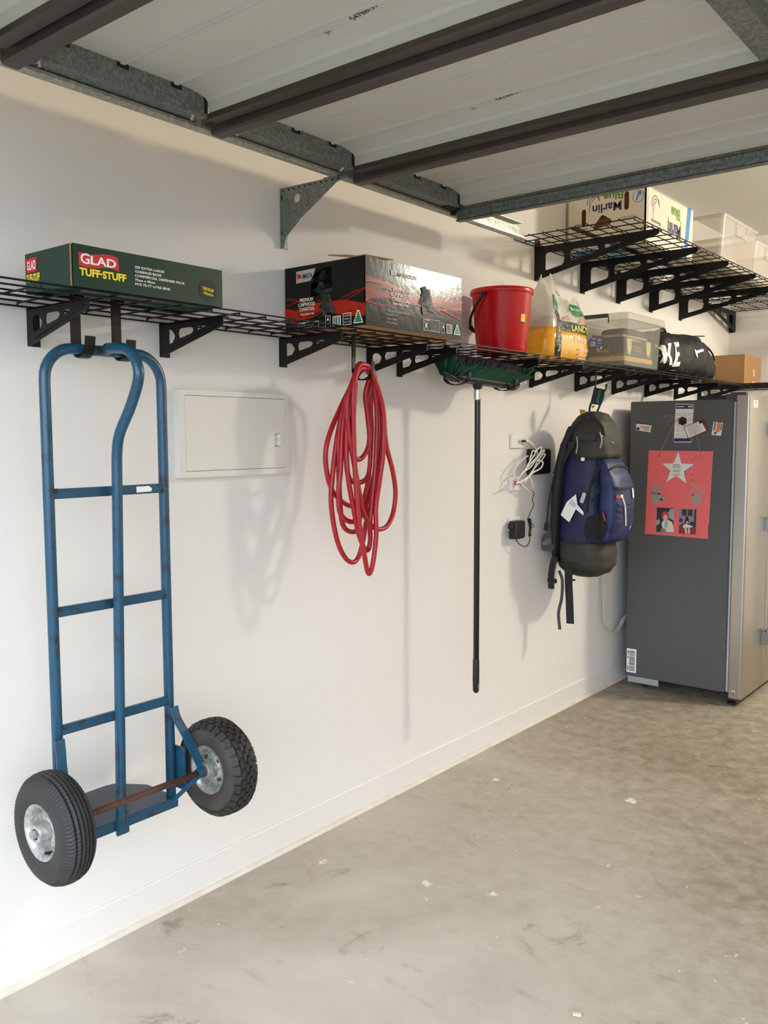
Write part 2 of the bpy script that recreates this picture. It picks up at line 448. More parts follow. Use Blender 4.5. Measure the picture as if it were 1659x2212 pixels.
# ------------------------------------------------------------------ raised sectional garage door
gd = thing('garage_door', 'raised cream sectional garage door with brown rails under the ceiling', 'garage door', (2.7, 1.6, 2.33))
DX0, DX1, ZS = 0.318, 5.08, 2.420
joints = [0.45, 1.052, 1.655, 2.258, 2.862]
stiles = [0.318, 1.575, 2.78, 3.98, 5.08]
for k in range(4):
    y0, y1 = joints[k], joints[k+1]
    last = (k == 3)
    # skin: flat sheet with pressed V grooves, turning down at the far edge
    pr_ = [(y0+0.004, ZS-0.05), (y0+0.004, ZS)]
    for g in (0.125, 0.287, 0.449):
        yy = y0+g
        pr_ += [(yy-0.008, ZS), (yy-0.006, ZS-0.005), (yy-0.003, ZS-0.006), (yy-0.0005, ZS-0.001), (yy+0.002, ZS-0.006), (yy+0.006, ZS-0.005), (yy+0.008, ZS)]
    e = y1-0.05
    pr_ += [(e-0.06, ZS), (e-0.03, ZS-0.004), (e-0.008, ZS-0.010), (e, ZS-0.018), (e+0.004, ZS-0.046), (e+0.03, ZS-0.048)]
    n = len(pr_); mb = MB()
    mb.add([(DX0, a, b) for a, b in pr_]+[(DX1, a, b) for a, b in pr_]+[(DX0, a, b+0.012) for a, b in pr_]+[(DX1, a, b+0.012) for a, b in pr_],
           [(i, i+1, n+i+1, n+i) for i in range(n-1)]+[(2*n+i, 3*n+i, 3*n+i+1, 2*n+i+1) for i in range(n-1)])
    p = build('door_panel', mb, SKIN, gd)
    if k in (1, 2):
        tx = MB(); F = Face((0.86, y0+0.50, ZS-0.0), (0.985, -0.17, 0), (-0.17, -0.985, 0), (0, 0, -1))
        F.text(tx, '·547B8/51', 0.04, 0.01, 0.016, h=0.001); F.text(tx, '·31 ·', -0.05, 0.012, 0.013, h=0.001)
        build('stamped_code', tx, INK, p)
    # near rail of this section (dark hat section) and far rail
    if k > 0:
        b = MB().prism([(0.0, -0.075), (0.006, -0.081), (0.040, -0.081), (0.046, -0.075), (0.050, -0.030), (0.050, 0.0), (0.0, 0.0)], (DX0-0.05, y0+0.002, ZS), (0, 1, 0), (0, 0, 1), (DX1-DX0+0.1, 0, 0))
        build('near_rail', b, BROWN, gd)
    if not last:
        b = MB().box(DX0-0.01, DX1+0.01, y1-0.047, y1-0.010, ZS-0.062, ZS-0.048)
        build('far_rail', b, BROWN, gd)
        b = MB().box(DX0-0.01, DX1+0.01, y1-0.010, y1+0.002, ZS-0.050, ZS-0.02)
        build('joint_gap', b, BLACKGAP, gd)  # dark strip paints the shade in the open joint between two sections
        for s_ in range(2):
            xx = DX0-0.036+s_*0.018
            for yy in (y1-0.075, y1+0.085):
                build('bolt', MB().lathe([(0, -0.006), (0.005, -0.006), (0.006, -0.002), (0.006, 0)], (xx, yy-s_*0.012, ZS-0.058), n=10, cap=True), BOLT, gd)
    # stiles: end stile is a channel with a wide bottom flange, inner ones are hat sections
    for i, sx in enumerate(stiles):
        a0, a1 = y0+(0.052 if k else 0.0), y1-0.05
        mb = MB()
        if i == 0:
            mb.box(sx-0.066, sx-0.0041, a0, a1, ZS-0.058, ZS-0.055); mb.box(sx-0.004, sx, a0, a1, ZS-0.058, ZS+0.002)
        elif i == len(stiles)-1:
            mb.box(sx, sx+0.042, a0, a1, ZS-0.052, ZS-0.049); mb.box(sx, sx+0.004, a0, a1, ZS-0.052, ZS+0.002)
        else:
            mb.box(sx, sx+0.06, a0, a1, ZS-0.052, ZS-0.049); mb.box(sx, sx+0.003, a0, a1, ZS-0.0488, ZS-0.004); mb.box(sx+0.057, sx+0.06, a0, a1, ZS-0.0488, ZS-0.004)
        st = build('stile', mb, GALV, gd)
        if i == 0:
            nb = MB()
            for g in (0.125, 0.287, 0.449):
                nb.box(sx, sx+0.0012, y0+g-0.016, y0+g+0.018, ZS-0.013, ZS-0.001)
            nb.box(sx, sx+0.0012, y1-0.062, y1-0.05, ZS-0.05, ZS)
            build_clusters('stile_notch', nb, BLACKGAP, st)  # thin dark boxes paint the shade inside the notches
# bottom rail: ribbed galvanised channel hanging at the leading edge
yr = joints[-1]
prf = [(0, 0.080), (0, 0.060), (0.009, 0.055), (0.009, 0.044), (0.0, 0.038), (0.0, 0.028), (0.009, 0.022), (0.009, 0.008), (0.0, 0.0), (0.03, 0.0), (0.03, 0.003), (0.012, 0.004), (0.012, 0.078)]
build('bottom_rail', MB().prism(prf, (0.268, yr-0.004, 2.326), (0, 1, 0), (0, 0, 1), (5.1-0.268, 0, 0)), GALV, gd)
build('roller_hinge', MB().box(0.27, 0.30, yr-0.10, yr-0.02, 2.358, 2.372).box(0.262, 0.275, yr-0.035, yr-0.012, 2.345, 2.40), BLACKGAP, gd)
build('roller', MB().lathe([(0, 0.0), (0.018, 0.0), (0.02, 0.006), (0.02, 0.014), (0, 0.014)], (0.252, yr-0.022, 2.366), 'x', 20), BOLT, gd)

# door track on its wall brackets
tk = thing('door_track', 'bright galvanised door track running along the side wall', 'door track', (0.25, 1.8, 2.34))
ty0, ty1 = 0.1, 3.385
tp = [(0.238, 2.40), (0.238, 2.352), (0.242, 2.346), (0.250, 2.343), (0.262, 2.344), (0.268, 2.350), (0.268, 2.358), (0.265, 2.358), (0.264, 2.352), (0.258, 2.347), (0.250, 2.347), (0.243, 2.352), (0.241, 2.40)]
build('track_channel', MB().prism(tp, (0, ty0, 0), (1, 0, 0), (0, 0, 1), (0, ty1-ty0, 0)), GALVL, tk)
an = MB().box(0.232, 0.237, 2.30, ty1-0.02, 2.366, 2.412).box(0.232, 0.268, 2.30, ty1-0.02, 2.410, 2.413)
build('top_angle', an, GALVL, tk)
hl = MB()
for k in range(12):
    yy = 3.34-0.05*k if k > 2 else 3.35-0.022*k
    hl.lathe([(0, 0), (0.004, 0), (0.004, 0.0012), (0, 0.0012)], (0.2415, yy, 2.387), 'x', 10)
build_clusters('bolt_hole', hl, PRINTW, tk)

wb = thing('track_wall_bracket', 'galvanised curved wall bracket with a round hole holding the track', 'bracket', (0.0, 2.183, 2.15))
ol = [(0.002, 2.150), (0.004, 2.351), (0.283, 2.345), (0.283, 2.331), (0.262, 2.327), (0.10, 2.240)]+[(0.10-0.078*math.sin(t*PI/14), 2.240-0.072*(t/7)**0.8) for t in range(1, 8)]+[(0.02, 2.15)]
vs, fs = plate(ol, [circ(0.083, 2.306, 0.015, 24)], 0.003)
build('web_plate', MB().add([(a, 2.183+c, b) for a, b, c in vs], fs), GALV, wb)
build('wall_flange', MB().box(0.0005, 0.003, 2.183, 2.215, 2.150, 2.35), GALV, wb)
build('top_flange', MB().box(0.003, 0.283, 2.183, 2.21, 2.343, 2.346), GALV, wb)
h = MB()
for k in range(11):
    h.lathe([(0, 0), (0.0035, 0), (0.0035, 0.001), (0, 0.001)], (0.02+k*0.025, 2.1805, 2.3405-0.0003*k), 'y', 10)
for zz in (2.322, 2.317, 2.20): h.box(0.008, 0.012, 2.1803, 2.1815, zz-0.004, zz+0.004)
build_clusters('slot', h, BLACKGAP, wb)
build('timber_packer', MB().box(0.20, 0.27, 2.188, 2.21, 2.346, 2.352), mat('red brown shim', (92, 40, 36), 0.6), wb)

# ------------------------------------------------------------------ wire shelves
ZL, ZU = 1.862, 2.457          # deck heights
def wire_shelf(label, along, a0, a1, d0, d1, z, group=None):
    """grid deck: along 'y' = runs down the side wall (depth is x), 'x' = runs along the end wall (depth is y, from d0 towards d1)"""
    base = ((d0+d1)/2, (a0+a1)/2, z-0.03) if along == 'y' else ((a0+a1)/2, (d0+d1)/2, z-0.03)
    t = thing('wire_shelf', label, 'wire shelf', base, group)
    P = (lambda a, d, zz: (d, a, zz)) if along == 'y' else (lambda a, d, zz: (a, d, zz))
    R = 0.0027
    n = max(4, int(round(abs(d1-d0)/0.0763)))
    frame, lon, cro = MB(), MB(), MB()
    for k in range(n+1):
        d = d0+(d1-d0)*k/n
        tgt = frame if k in (0, n) else lon
        tgt.tube([P(a0, d, z-R), P(a1, d, z-R)], R, 6)
        if k in (0, n) or k % 2 == 0:
            zz = z-0.016 if k in (0, n) else z-0.013
            tgt.tube([P(a0, d, zz), P(a1, d, zz)], R, 6)
        if n > 4 and k == n//2:
            for dd in (-0.012, 0.012): lon.tube([P(a0, d+dd, z-R), P(a1, d+dd, z-R)], R, 6)
    m = int(round((a1-a0)/0.1016))
    for k in range(m+1):
        a = a0+(a1-a0)*k/m
        tgt = frame if k in (0, m) else cro
        tgt.tube([P(a, d0, z-3*R), P(a, d1, z-3*R)], R, 6)
        for d in (d0, d1): tgt.tube([P(a, d, z-3*R), P(a, d, z-0.018)], R, 5)
    build('edge_frame', frame, BLK, t); build('long_wires', lon, BLK, t); build('cross_wires', cro, BLK, t)
    return t
wire_shelf('long black wire shelf carrying the green box and the charcoal box', 'y', 0.907, 2.734, 0.0095, 0.305, ZL)
wire_shelf('black wire shelf carrying the red bucket and the yellow sand bag', 'y', 2.740, 4.563, 0.0095, 0.305, ZL)
wire_shelf('black wire shelf above the fridge carrying the black sports bag', 'y', 4.569, 6.314, 0.0095, 0.305, ZL)
wire_shelf('lower black wire shelf across the end wall', 'x', 0.010, 1.84, 6.322, 6.928, ZL)
wire_shelf('wide upper black wire shelf carrying the banana box', 'y', 3.735, 5.562, 0.0095, 0.611, ZU)
wire_shelf('wide upper black wire shelf beside the end wall', 'y', 5.568, 6.314, 0.0095, 0.611, ZU)
wire_shelf('upper black wire shelf across the end wall', 'x', 0.010, 1.84, 6.322, 6.928, ZU)

def bracket_parts(t, depth, ztop, zbot, tab, T, fw_=0.026):
    """T maps (a: out from wall, s: sideways, z) to world"""
    H = ztop-zbot; tip = 0.024 if depth < 0.4 else 0.022
    ol = [(0.0, zbot), (0.0, ztop), (depth, ztop-0.002), (depth, ztop-tip), (depth-0.012, ztop-tip-0.006), (0.022, zbot+0.003)]
    zl = lambda a: zbot+0.010+(H-tip-0.006)*(a/depth)+0.0145*(1 if depth < 0.4 else 1.3)     # upper side of the diagonal strut
    zt = ztop-(0.020 if depth < 0.4 else 0.034)
    x1, x2, x3, x4, x5 = (0.03, 0.076, 0.092, 0.162, 0.178) if depth < 0.4 else (0.062, 0.165, 0.195, 0.345, 0.375)
    holes = []
    d = [(x1, zl(x1)+0.006), (x1+0.004, zl(x1)+0.002), (x2-0.012, zl(x2-0.012)), (x2-0.003, zl(x2)+0.008)]
    cz = max((zt+zl(x2))/2, zt-0.05)
    d += [(x2, cz), (x2-0.003, zt-0.016), (x2-0.012, zt-0.005), (x2-0.024, zt), (x1+0.014, zt), (x1+0.004, zt-0.004), (x1, zt-0.014)]
    holes.append(d)
    r = 0.010 if depth < 0.4 else 0.018
    d = [(x3, zt-r*1.3), (x3+0.001, zl(x3)+r), (x3+r*0.5, zl(x3+r)+0.001), (x4-r, zl(x4-r)), (x4-0.002, zl(x4)+r*0.4), (x4, zt-r*0.9), (x4-r*0.6, zt-0.001), (x4-r, zt), (x3+r, zt), (x3+r*0.35, zt-r*0.35)]
    holes.append(d)
    a_end = x5+(0.05 if depth < 0.4 else 0.13)
    if zt-zl(x5) > 0.008:
        e = x5+(zt-zl(x5)-0.003)*depth/(H-tip-0.006)
        holes.append([(x5, zt-0.003), (x5, zl(x5)+0.003), (x5+0.004, zl(x5)+0.001), (e, zt-0.002), (e-0.004, zt), (x5+0.003, zt)])
    vs, fs = plate(ol, holes, 0.003)
    build('web', MB().add([T(a, c, b) for a, b, c in vs], fs), BLK, t)
    def bx(a0, a1, s0, s1, z0, z1):
        return MB().add([T(a, s, z) for z in (z0, z1) for a, s in ((a0, s0), (a1, s0), (a1, s1), (a0, s1))], [(0,3,2,1),(4,5,6,7),(0,1,5,4),(1,2,6,5),(2,3,7,6),(3,0,4,7)])
    build('wall_plate', bx(0.0005, 0.0035, -0.0015, 0.034 if depth < 0.4 else 0.05, zbot, ztop+tab), BLK, t)
    build('top_flange', bx(0.004, depth-0.004, -0.0015, fw_, ztop-0.003, ztop), BLK, t)
    # pressed rib along the strut and the two screw heads on the wall plate
    rb = MB().tube([T(0.035, -0.002, zbot+0.020), T(depth-0.02, -0.002, ztop-tip+0.007)], 0.0026, 6)
    build('pressed_rib', rb, BLK, t)
    for zz in (zbot+0.03, ztop-0.03):
        c = [T(0.0035+k*0.002, 0.017, zz) for k in (0, 1)]
        build('screw', MB().tube(c, 0.005, 10), BLKP, t)
low = [(1.242, 'black shelf bracket under the left end of the green box'), (1.668, 'black shelf bracket just above the white meter panel'),
       (2.171, 'black shelf bracket under the left side of the charcoal box'), (2.642, 'black shelf bracket immediately right of the red hose hook'),
       (2.832, 'second black shelf bracket right of the red hose, left of the broom'), (3.475, 'black shelf bracket partly hidden behind the broom head'),
       (3.905, 'black shelf bracket under the yellow sand bag'), (4.397, 'black shelf bracket beside the backpack hook, under the clear storage box'),
       (4.867, 'black shelf bracket just left of the fridge, second right of the backpack hook'), (5.348, 'lower black bracket under the left part of the sports bag'),
       (5.838, 'lower black bracket under the right part of the sports bag'), (6.285, 'lower black bracket under the brown carton')]
for y, lb in low:
    t = thing('shelf_bracket', lb, 'shelf bracket', (0, y, 1.744), 'shelf brackets on the side wall')
    bracket_parts(t, 0.293, ZL-0.019, 1.744, 0.0, lambda a, s, z, y=y: (a, y+s, z), 0.004 if y < 1.3 else 0.026)
upb = [(3.945, 'large black upper bracket behind the tip of the sand bag'), (4.445, 'large black upper bracket under the banana box, second from the track'),
       (4.907, 'large black upper bracket, third of the upper row'), (5.392, 'large black upper bracket, fourth of the upper row'), (5.894, 'large black upper bracket, last of the row before the end wall')]
for y, lb in upb:
    t = thing('shelf_bracket', lb, 'shelf bracket', (0, y, 2.275), 'large brackets of the upper shelf')
    bracket_parts(t, 0.638, ZU-0.019, 2.275, 0.04, lambda a, s, z, y=y: (a, y+s, z))
t = thing('shelf_bracket', 'large black bracket on the end wall in the corner', 'shelf bracket', (0.045, YB, 2.275))
bracket_parts(t, 0.60, ZU-0.019, 2.283, 0.0, lambda a, s, z: (0.045-s, YB-a, z))
t = thing('shelf_bracket', 'large black bracket on the end wall over the fridge', 'shelf bracket', (1.2, YB, 2.275))
bracket_parts(t, 0.60, ZU-0.019, 2.283, 0.0, lambda a, s, z: (1.2-s, YB-a, z))
t = thing('shelf_bracket', 'black bracket on the end wall under the lower shelf', 'shelf bracket', (1.2, YB, 1.7))
bracket_parts(t, 0.60, ZL-0.019, 1.69, 0.0, lambda a, s, z: (1.2-s, YB-a, z))

# ------------------------------------------------------------------ flat strap hooks hung on the shelf wires
def strap_hook(y, x, zbot, label, rise=0.045, span=0.062, ztop=None, wid=0.028, m=BLK):
    ztop = ztop or ZL+0.003
    pts = [(x+0.02, ztop-0.012), (x+0.012, ztop), (x+0.004, ztop), (x, ztop-0.008), (x, zbot+0.03)]
    r = span/2
    pts += [(x+r-r*math.cos(k*PI/8), zbot+0.03-0.03*math.sin(k*PI/8)) for k in range(1, 8)]
    pts += [(x+span, zbot+0.03), (x+span+0.003, zbot+rise)]
    t_ = 0.004; out = []
    n = len(pts); mb = MB(); rings = []
    for i, (a, b) in enumerate(pts):
        p, q = pts[max(i-1, 0)], pts[min(i+1, n-1)]
        dx, dz = q[0]-p[0], q[1]-p[1]; L = math.hypot(dx, dz); nx, nz = -dz/L*t_/2, dx/L*t_/2
        rings.append([(a+nx, y-wid/2, b+nz), (a-nx, y-wid/2, b-nz), (a-nx, y+wid/2, b-nz), (a+nx, y+wid/2, b+nz)])
    mb.loft([[Vector(p) for p in r_] for r_ in rings])
    return tag(build('strap_hook', mb, m), label, 'hook', 'strap hooks hanging from the shelf')
strap_hook(1.262, 0.197, 1.702, 'black strap hook holding the left of the hand truck top bar', 0.052)
strap_hook(1.382, 0.197, 1.702, 'black strap hook holding the hand truck beside its centre pole', 0.052)
strap_hook(2.372, 0.168, 1.700, 'narrow black strap hook holding the coiled red hose', 0.062, 0.085, wid=0.018)
strap_hook(2.955, 0.153, 1.708, 'black strap hook under the left end of the broom head', 0.05, 0.118, wid=0.022)
strap_hook(3.325, 0.150, 1.700, 'black strap hook under the right end of the broom head', 0.05, 0.118, wid=0.022)

# ------------------------------------------------------------------ blue hand truck
BLUE = mat('worn blue enamel', (27, 74, 100), 0.30, var=(30, 0.16, 8, 0.55), col2=(44, 38, 36), bump=(60, 0.2))
def rusty(name, a, b, rough=0.6, metal=0.2): return mat(name, a, rough, metal, var=(40, 0.35, 6, 0.45), col2=b)
RUST = rusty('rusted steel', (92, 58, 46), (56, 44, 40))
WELD = rusty('browned weld', (60, 52, 50), (40, 56, 70))
PLATE = mat('worn toe plate paint', (50, 64, 76), 0.3, 0.3, var=(16, 0.25, 7, 0.50), col2=(76, 56, 44))
TYRE = mat('tyre rubber', (31, 30, 29), 0.62, var=(30, 0.5), col2=(44, 41, 38))
TYRED = mat('dusty sidewall rubber', (44, 42, 39), 0.7, var=(18, 0.4), col2=(66, 60, 52))
RIM = galv_mat('zinc wheel rim', (150, 152, 148), (196, 196, 190), 30, 0.4, 0.7)
XF, XA, ZA = 0.23, 0.335, 0.570
ht = thing('hand_truck', 'worn blue steel hand truck with two black tyres hanging on the wall', 'hand truck', (0.24, 1.325, 0.44))
yl, yrr = 1.153, 1.497
U = [(XF, yl, 0.478), (XF, yl, 0.9), (XF, yl, 1.640)]
U += [(XF, yl+0.078-0.078*math.cos(k*PI/16), 1.644+0.078*math.sin(k*PI/16)) for k in range(1, 9)]
U += [(XF, yrr-0.078+0.078*math.sin(k*PI/16), 1.644+0.078*math.cos(k*PI/16)) for k in range(0, 8)]
U += [(XF, yrr, 1.640), (XF, yrr, 0.9), (XF, yrr, 0.478)]
build('outer_frame', MB().tube(U, 0.0138, 16), BLUE, ht, smooth=True)
cp = [(0.243, 1.322, 0.468), (0.252, 1.322, 0.80), (0.264, 1.322, 1.194), (0.269, 1.322, 1.371), (0.273, 1.322, 1.462), (0.288, 1.322, 1.512), (0.332, 1.322, 1.571), (0.366, 1.322, 1.628), (0.374, 1.322, 1.666), (0.355, 1.322, 1.704), (0.318, 1.322, 1.723), (0.265, 1.322, 1.728), (0.229, 1.322, 1.724)]
build('centre_pole', MB().tube(spline(cp, 6), 0.0138, 16), BLUE, ht, smooth=True)
build('weld_bead', MB().tube([(0.250, 1.322, 1.7278), (0.244, 1.322, 1.7275)], 0.0148, 12), WELD, ht)
for i, z in enumerate((1.362, 1.066, 0.764)):
    r = build('rung', MB().box(XF-0.003, XF+0.011, yl+0.006, yrr-0.006, z-0.0125, z+0.0125), BLUE, ht, bevel=0.002)
    for yy in (yl+0.014, 1.322-0.014, yrr-0.014):
        build('weld', MB().lathe([(0.0, -0.004), (0.006, -0.003), (0.006, 0.003), (0, 0.004)], (XF+0.011, yy, z+(0.008 if yy < 1.3 else -0.006)), 'y', 8), WELD, r)
    if i == 0:
        F = Face((XF+0.011, yl+0.045, z-0.0075), (0, 1, 0), (0, 0, 1)); tx = MB(); F.text(tx, 'CHINA', 0.02, 0.001, 0.013, h=0.0004, spacing=1.15)
        build('stamped_lettering', tx, mat('dark blue stamp', (24, 66, 104), 0.5), r)
        lb = MB(); F2 = Face((XF+0.011, 1.40, z-0.008), (0, 1, 0), (0, 0, 1))
        F2.poly(lb, [(0, 0), (0.047, 0.001), (0.050, 0.009), (0.044, 0.013), (0.040, 0.016), (0.02, 0.0155), (0, 0.016)], 0.0006)
        build('torn_sticker', lb, PRINTW, r)
# toe plate with clipped back corners, front angle
tp = [(0.238, 1.165), (0.238, 1.508), (0.10, 1.508), (0.02, 1.455), (0.012, 1.43), (0.012, 1.215), (0.02, 1.20), (0.10, 1.165)]
build('toe_plate', MB().prism(tp, (0, 0, 0.474), (1, 0, 0), (0, 1, 0), (0, 0, 0.005)), PLATE, ht)
build('toe_angle', MB().box(0.236, 0.242, 1.150, 1.512, 0.450, 0.480), BLUE, ht, bevel=0.001)
build('pole_foot', MB().box(0.242, 0.252, 1.304, 1.342, 0.438, 0.50), BLUE, ht, bevel=0.002)
build('axle', MB().tube([(XA, 1.03, ZA), (XA, 1.625, ZA)], 0.0088, 14), RUST, ht, smooth=True)
for s_, yp in ((-1, yl), (1, yrr)):
    ya = yp+s_*0.030
    q = [(XF+0.016, yp+s_*0.004, 0.745), (XF+0.024, yp+s_*0.006, 0.715), (XF+0.045, yp+s_*0.016, 0.675), (XF+0.075, yp+s_*0.024, 0.625), (XA, ya, ZA+0.008)]
    sp = spline(q, 5); mb = MB(); rings = []
    for i, p in enumerate(sp):
        d = (sp[min(i+1, len(sp)-1)]-sp[max(i-1, 0)]).normalized(); n = Vector((0, 1, 0)).cross(d).normalized(); w = Vector((0, 1, 0))
        rings.append([p+w*0.013+n*0.003, p-w*0.013+n*0.003, p-w*0.013-n*0.003, p+w*0.013-n*0.003])
    mb.loft(rings); build('axle_brace', mb, BLUE, ht)
    build('axle_collar', MB().lathe([(0.0135, -0.020), (0.0145, -0.016), (0.0145, 0.016), (0.0135, 0.020)], (XA, ya, ZA), 'y', 16, True), BLUE, ht, smooth=False)
    build('lower_strut', MB().bar((XA, ya-s_*0.012, ZA-0.008), (0.244, yp-s_*0.004, 0.474), 0.012, 0.004, (0, 1, 0)), BLUE, ht)
    build('wheel_guard', MB().box(0.222, 0.277, yp+s_*0.016-0.002, yp+s_*0.016+0.002, 0.505, 0.628), BLUE, ht)
def tyre_wheel(yc, knobby):
    R0, W = 0.1365, 0.043
    w = build('wheel', MB().lathe([(0.013, -0.050), (0.022, -0.050), (0.024, -0.046), (0.026, -0.020), (0.050, -0.012), (0.054, -0.026), (0.060, -0.036), (0.068, -0.040), (0.070, -0.034), (0.064, 0), (0.070, 0.034), (0.068, 0.040), (0.060, 0.036), (0.054, 0.026), (0.050, 0.004), (0.026, 0.010), (0.024, 0.046), (0.022, 0.050), (0.013, 0.050)], (XA, yc, ZA), 'y', 40), RIM, ht)
    smooth_by_angle(w, 35)
    n = 168
    if knobby:
        prof = [(0.066, -0.030), (0.070, -0.039), (0.086, -0.0435), (0.104, -0.043), (0.118, -0.038), (0.127, -0.027), (0.1305, -0.012), (0.1305, 0.012), (0.127, 0.027), (0.118, 0.038), (0.104, 0.043), (0.086, 0.0435), (0.070, 0.039), (0.066, 0.030)]
        ty = build('tyre', MB().lathe(prof, (XA, yc, ZA), 'y', 72), TYRED, w, smooth=True)
        mb = MB(); rows = [(-0.0335, 0.1225, 30, 0.0, 0.011), (-0.0185, 0.1305, 30, 0.5, 0.0075), (-0.0062, 0.1325, 30, 0.0, 0.0052), (0.0062, 0.1325, 30, 0.5, 0.0052), (0.0185, 0.1305, 30, 0.0, 0.0075), (0.0335, 0.1225, 30, 0.5, 0.011)]
        for yo, rr, cnt, ph, hw in rows:
            for k in range(cnt):
                a = 2*PI*(k+ph)/cnt; tilt = -yo/0.043*0.95
                rad = Vector((math.cos(a), 0, math.sin(a))); tan = Vector((-math.sin(a), 0, math.cos(a))); ax = Vector((0, 1, 0))
                nn = (rad*math.cos(tilt)-ax*math.sin(tilt)) if abs(yo) > 0.03 else rad
                aa = tan.cross(nn)
                tt = tan if k % 2 else (tan+aa*0.22).normalized(); a2 = nn.cross(tt)
                mb.obox(Vector((XA, yc+yo, ZA))+rad*rr, tt, a2, nn, 0.0105, hw*0.92, 0.0045)
        build('tread_block', mb, TYRE, ty)
    else:
        # ribbed tyre: circumferential zig-zag grooves
        gro = [-0.0215, -0.0105, 0.0, 0.0105, 0.0215]
        prof = [(0.066, -0.030), (0.070, -0.039), (0.086, -0.0435), (0.104, -0.043), (0.118, -0.038), (0.126, -0.030)]
        cen = []
        for g in gro:
            rr = R0-26*g*g*0.4
            cen += [(rr-0.0002, g-0.0030, 0), (rr-0.0052, g-0.0012, 1), (rr-0.0052, g+0.0012, 1), (rr-0.0002, g+0.0030, 0)]
        full = [(a, b, 0) for a, b in prof]+[(a, b, 1) for a, b, c in cen]+[(a, -b, 0) for a, b in reversed(prof)]
        rings = []
        for a, b, zz in full:
            ring = []
            for k in range(n):
                t = 2*PI*k/n; off = (0.0008 if k % 2 else -0.0008) if zz else 0
                ra = a
                if 0.114 < a < 0.127 and not zz: ra = a+(0.0012 if k % 2 else -0.0008)
                ring.append(Vector((XA+ra*math.cos(t), yc+b+off, ZA+ra*math.sin(t))))
            rings.append(ring)
        ty = build('tyre', MB().loft(rings, False), TYRE, w)
    for k in range(4):
        a = PI/4+k*PI/2
        build('wheel_bolt', MB().lathe([(0, -0.006), (0.006, -0.006), (0.0065, 0), (0.006, 0.01), (0, 0.011)], (XA+0.038*math.cos(a), yc-0.016, ZA+0.038*math.sin(a)), 'y', 6), RUST if knobby else RIM, w)
    if not knobby:
        build('valve_stem', MB().tube([(XA+0.02, yc-0.018, ZA-0.050), (XA+0.016, yc-0.036, ZA-0.046)], 0.004, 8), BLKP, w)
        build('axle_nut', MB().lathe([(0, -0.060), (0.011, -0.060), (0.011, -0.048), (0, -0.048)], (XA, yc, ZA), 'y', 6), RIM, w)
    else:
        build('axle_washer', MB().lathe([(0.010, -0.056), (0.016, -0.056), (0.016, -0.050), (0.010, -0.050)], (XA, yc, ZA), 'y', 16), RUST, w)
tyre_wheel(1.077, False)
tyre_wheel(1.580, True)

# ------------------------------------------------------------------ coiled red hose
HOSES = [
 (0.17, [(2.302,1.608),(2.229,1.493),(2.221,1.408),(2.253,1.317),(2.313,1.267),(2.36,1.254),(2.424,1.26),(2.466,1.322),(2.499,1.439),(2.519,1.575),(2.5,1.659)], (2.372,2.417,2.461)),
 (0.18, [(2.283,1.558),(2.24,1.358),(2.239,1.257),(2.263,1.144),(2.299,1.078),(2.344,1.053),(2.38,1.067),(2.401,1.121),(2.419,1.193),(2.462,1.296),(2.487,1.402),(2.488,1.561),(2.475,1.658)], (2.36,2.406,2.449)),
 (0.245, [(2.278,1.656),(2.283,1.508),(2.292,1.358),(2.305,1.206),(2.334,1.079),(2.359,1.017),(2.38,1.044),(2.396,1.146),(2.399,1.25),(2.426,1.353),(2.442,1.455),(2.435,1.61)], (2.302,2.335,2.375)),
 (0.235, [(2.26,1.631),(2.273,1.508),(2.294,1.408),(2.318,1.305),(2.34,1.239),(2.38,1.193),(2.418,1.17),(2.469,1.176),(2.512,1.22),(2.526,1.294),(2.505,1.375),(2.468,1.481),(2.455,1.611)], (2.312,2.345,2.39)),
 (0.225, [(2.281,1.606),(2.269,1.408),(2.304,1.229),(2.335,1.14),(2.376,1.096),(2.391,1.13),(2.387,1.199),(2.416,1.353),(2.433,1.508),(2.426,1.622)], (2.318,2.355,2.396)),
 (0.19, [(2.279,1.558),(2.263,1.408),(2.268,1.256),(2.289,1.188),(2.333,1.164),(2.361,1.177),(2.385,1.248),(2.427,1.352),(2.444,1.508),(2.437,1.623)], (2.349,2.394,2.437)),
 (0.205, [(2.276,1.558),(2.253,1.383),(2.245,1.308),(2.258,1.236),(2.304,1.204),(2.352,1.215),(2.408,1.268),(2.456,1.351),(2.483,1.508),(2.471,1.623)], (2.332,2.376,2.419)),
 (0.2, [(2.294,1.508),(2.29,1.417),(2.312,1.356),(2.359,1.338),(2.407,1.363),(2.423,1.455),(2.416,1.559),(2.412,1.638)], (2.337,2.382,2.425)),
 (0.215, [(2.311,1.558),(2.31,1.457),(2.342,1.421),(2.38,1.446),(2.398,1.497),(2.391,1.585),(2.382,1.653)], (2.325,2.365,2.40))]
hb = MB()
for i, (x, lp, tp) in enumerate(HOSES):
    zt = 1.727+0.006*(i % 3)
    x2 = 0.19+(x-0.17)*0.75
    P = [(x+0.003*math.sin(k*1.7+i), a, b) for k, (a, b) in enumerate(lp)]
    P += [(x2, tp[2], zt-0.010), (x2, tp[1], zt+0.010), (x2, tp[0], zt-0.004)]
    hb.tube(spline(P, 7, True), 0.0088, 10, closed=True)
hose_m = mat('red rubber hose', (178, 24, 34), 0.4, var=(50, 0.4), col2=(158, 20, 30))
hs = thing('garden_hose', 'coil of red rubber hose hanging in long loops from a hook', 'hose', (0.2, 2.38, 1.0))
build('hose_loops', hb, hose_m, hs, smooth=True)
build('hose_end', MB().tube([(0.178, 2.343, 1.50), (0.178, 2.345, 1.455)], 0.0075, 10), mat('brass fitting', (150, 112, 62), 0.35, 0.8), hs)

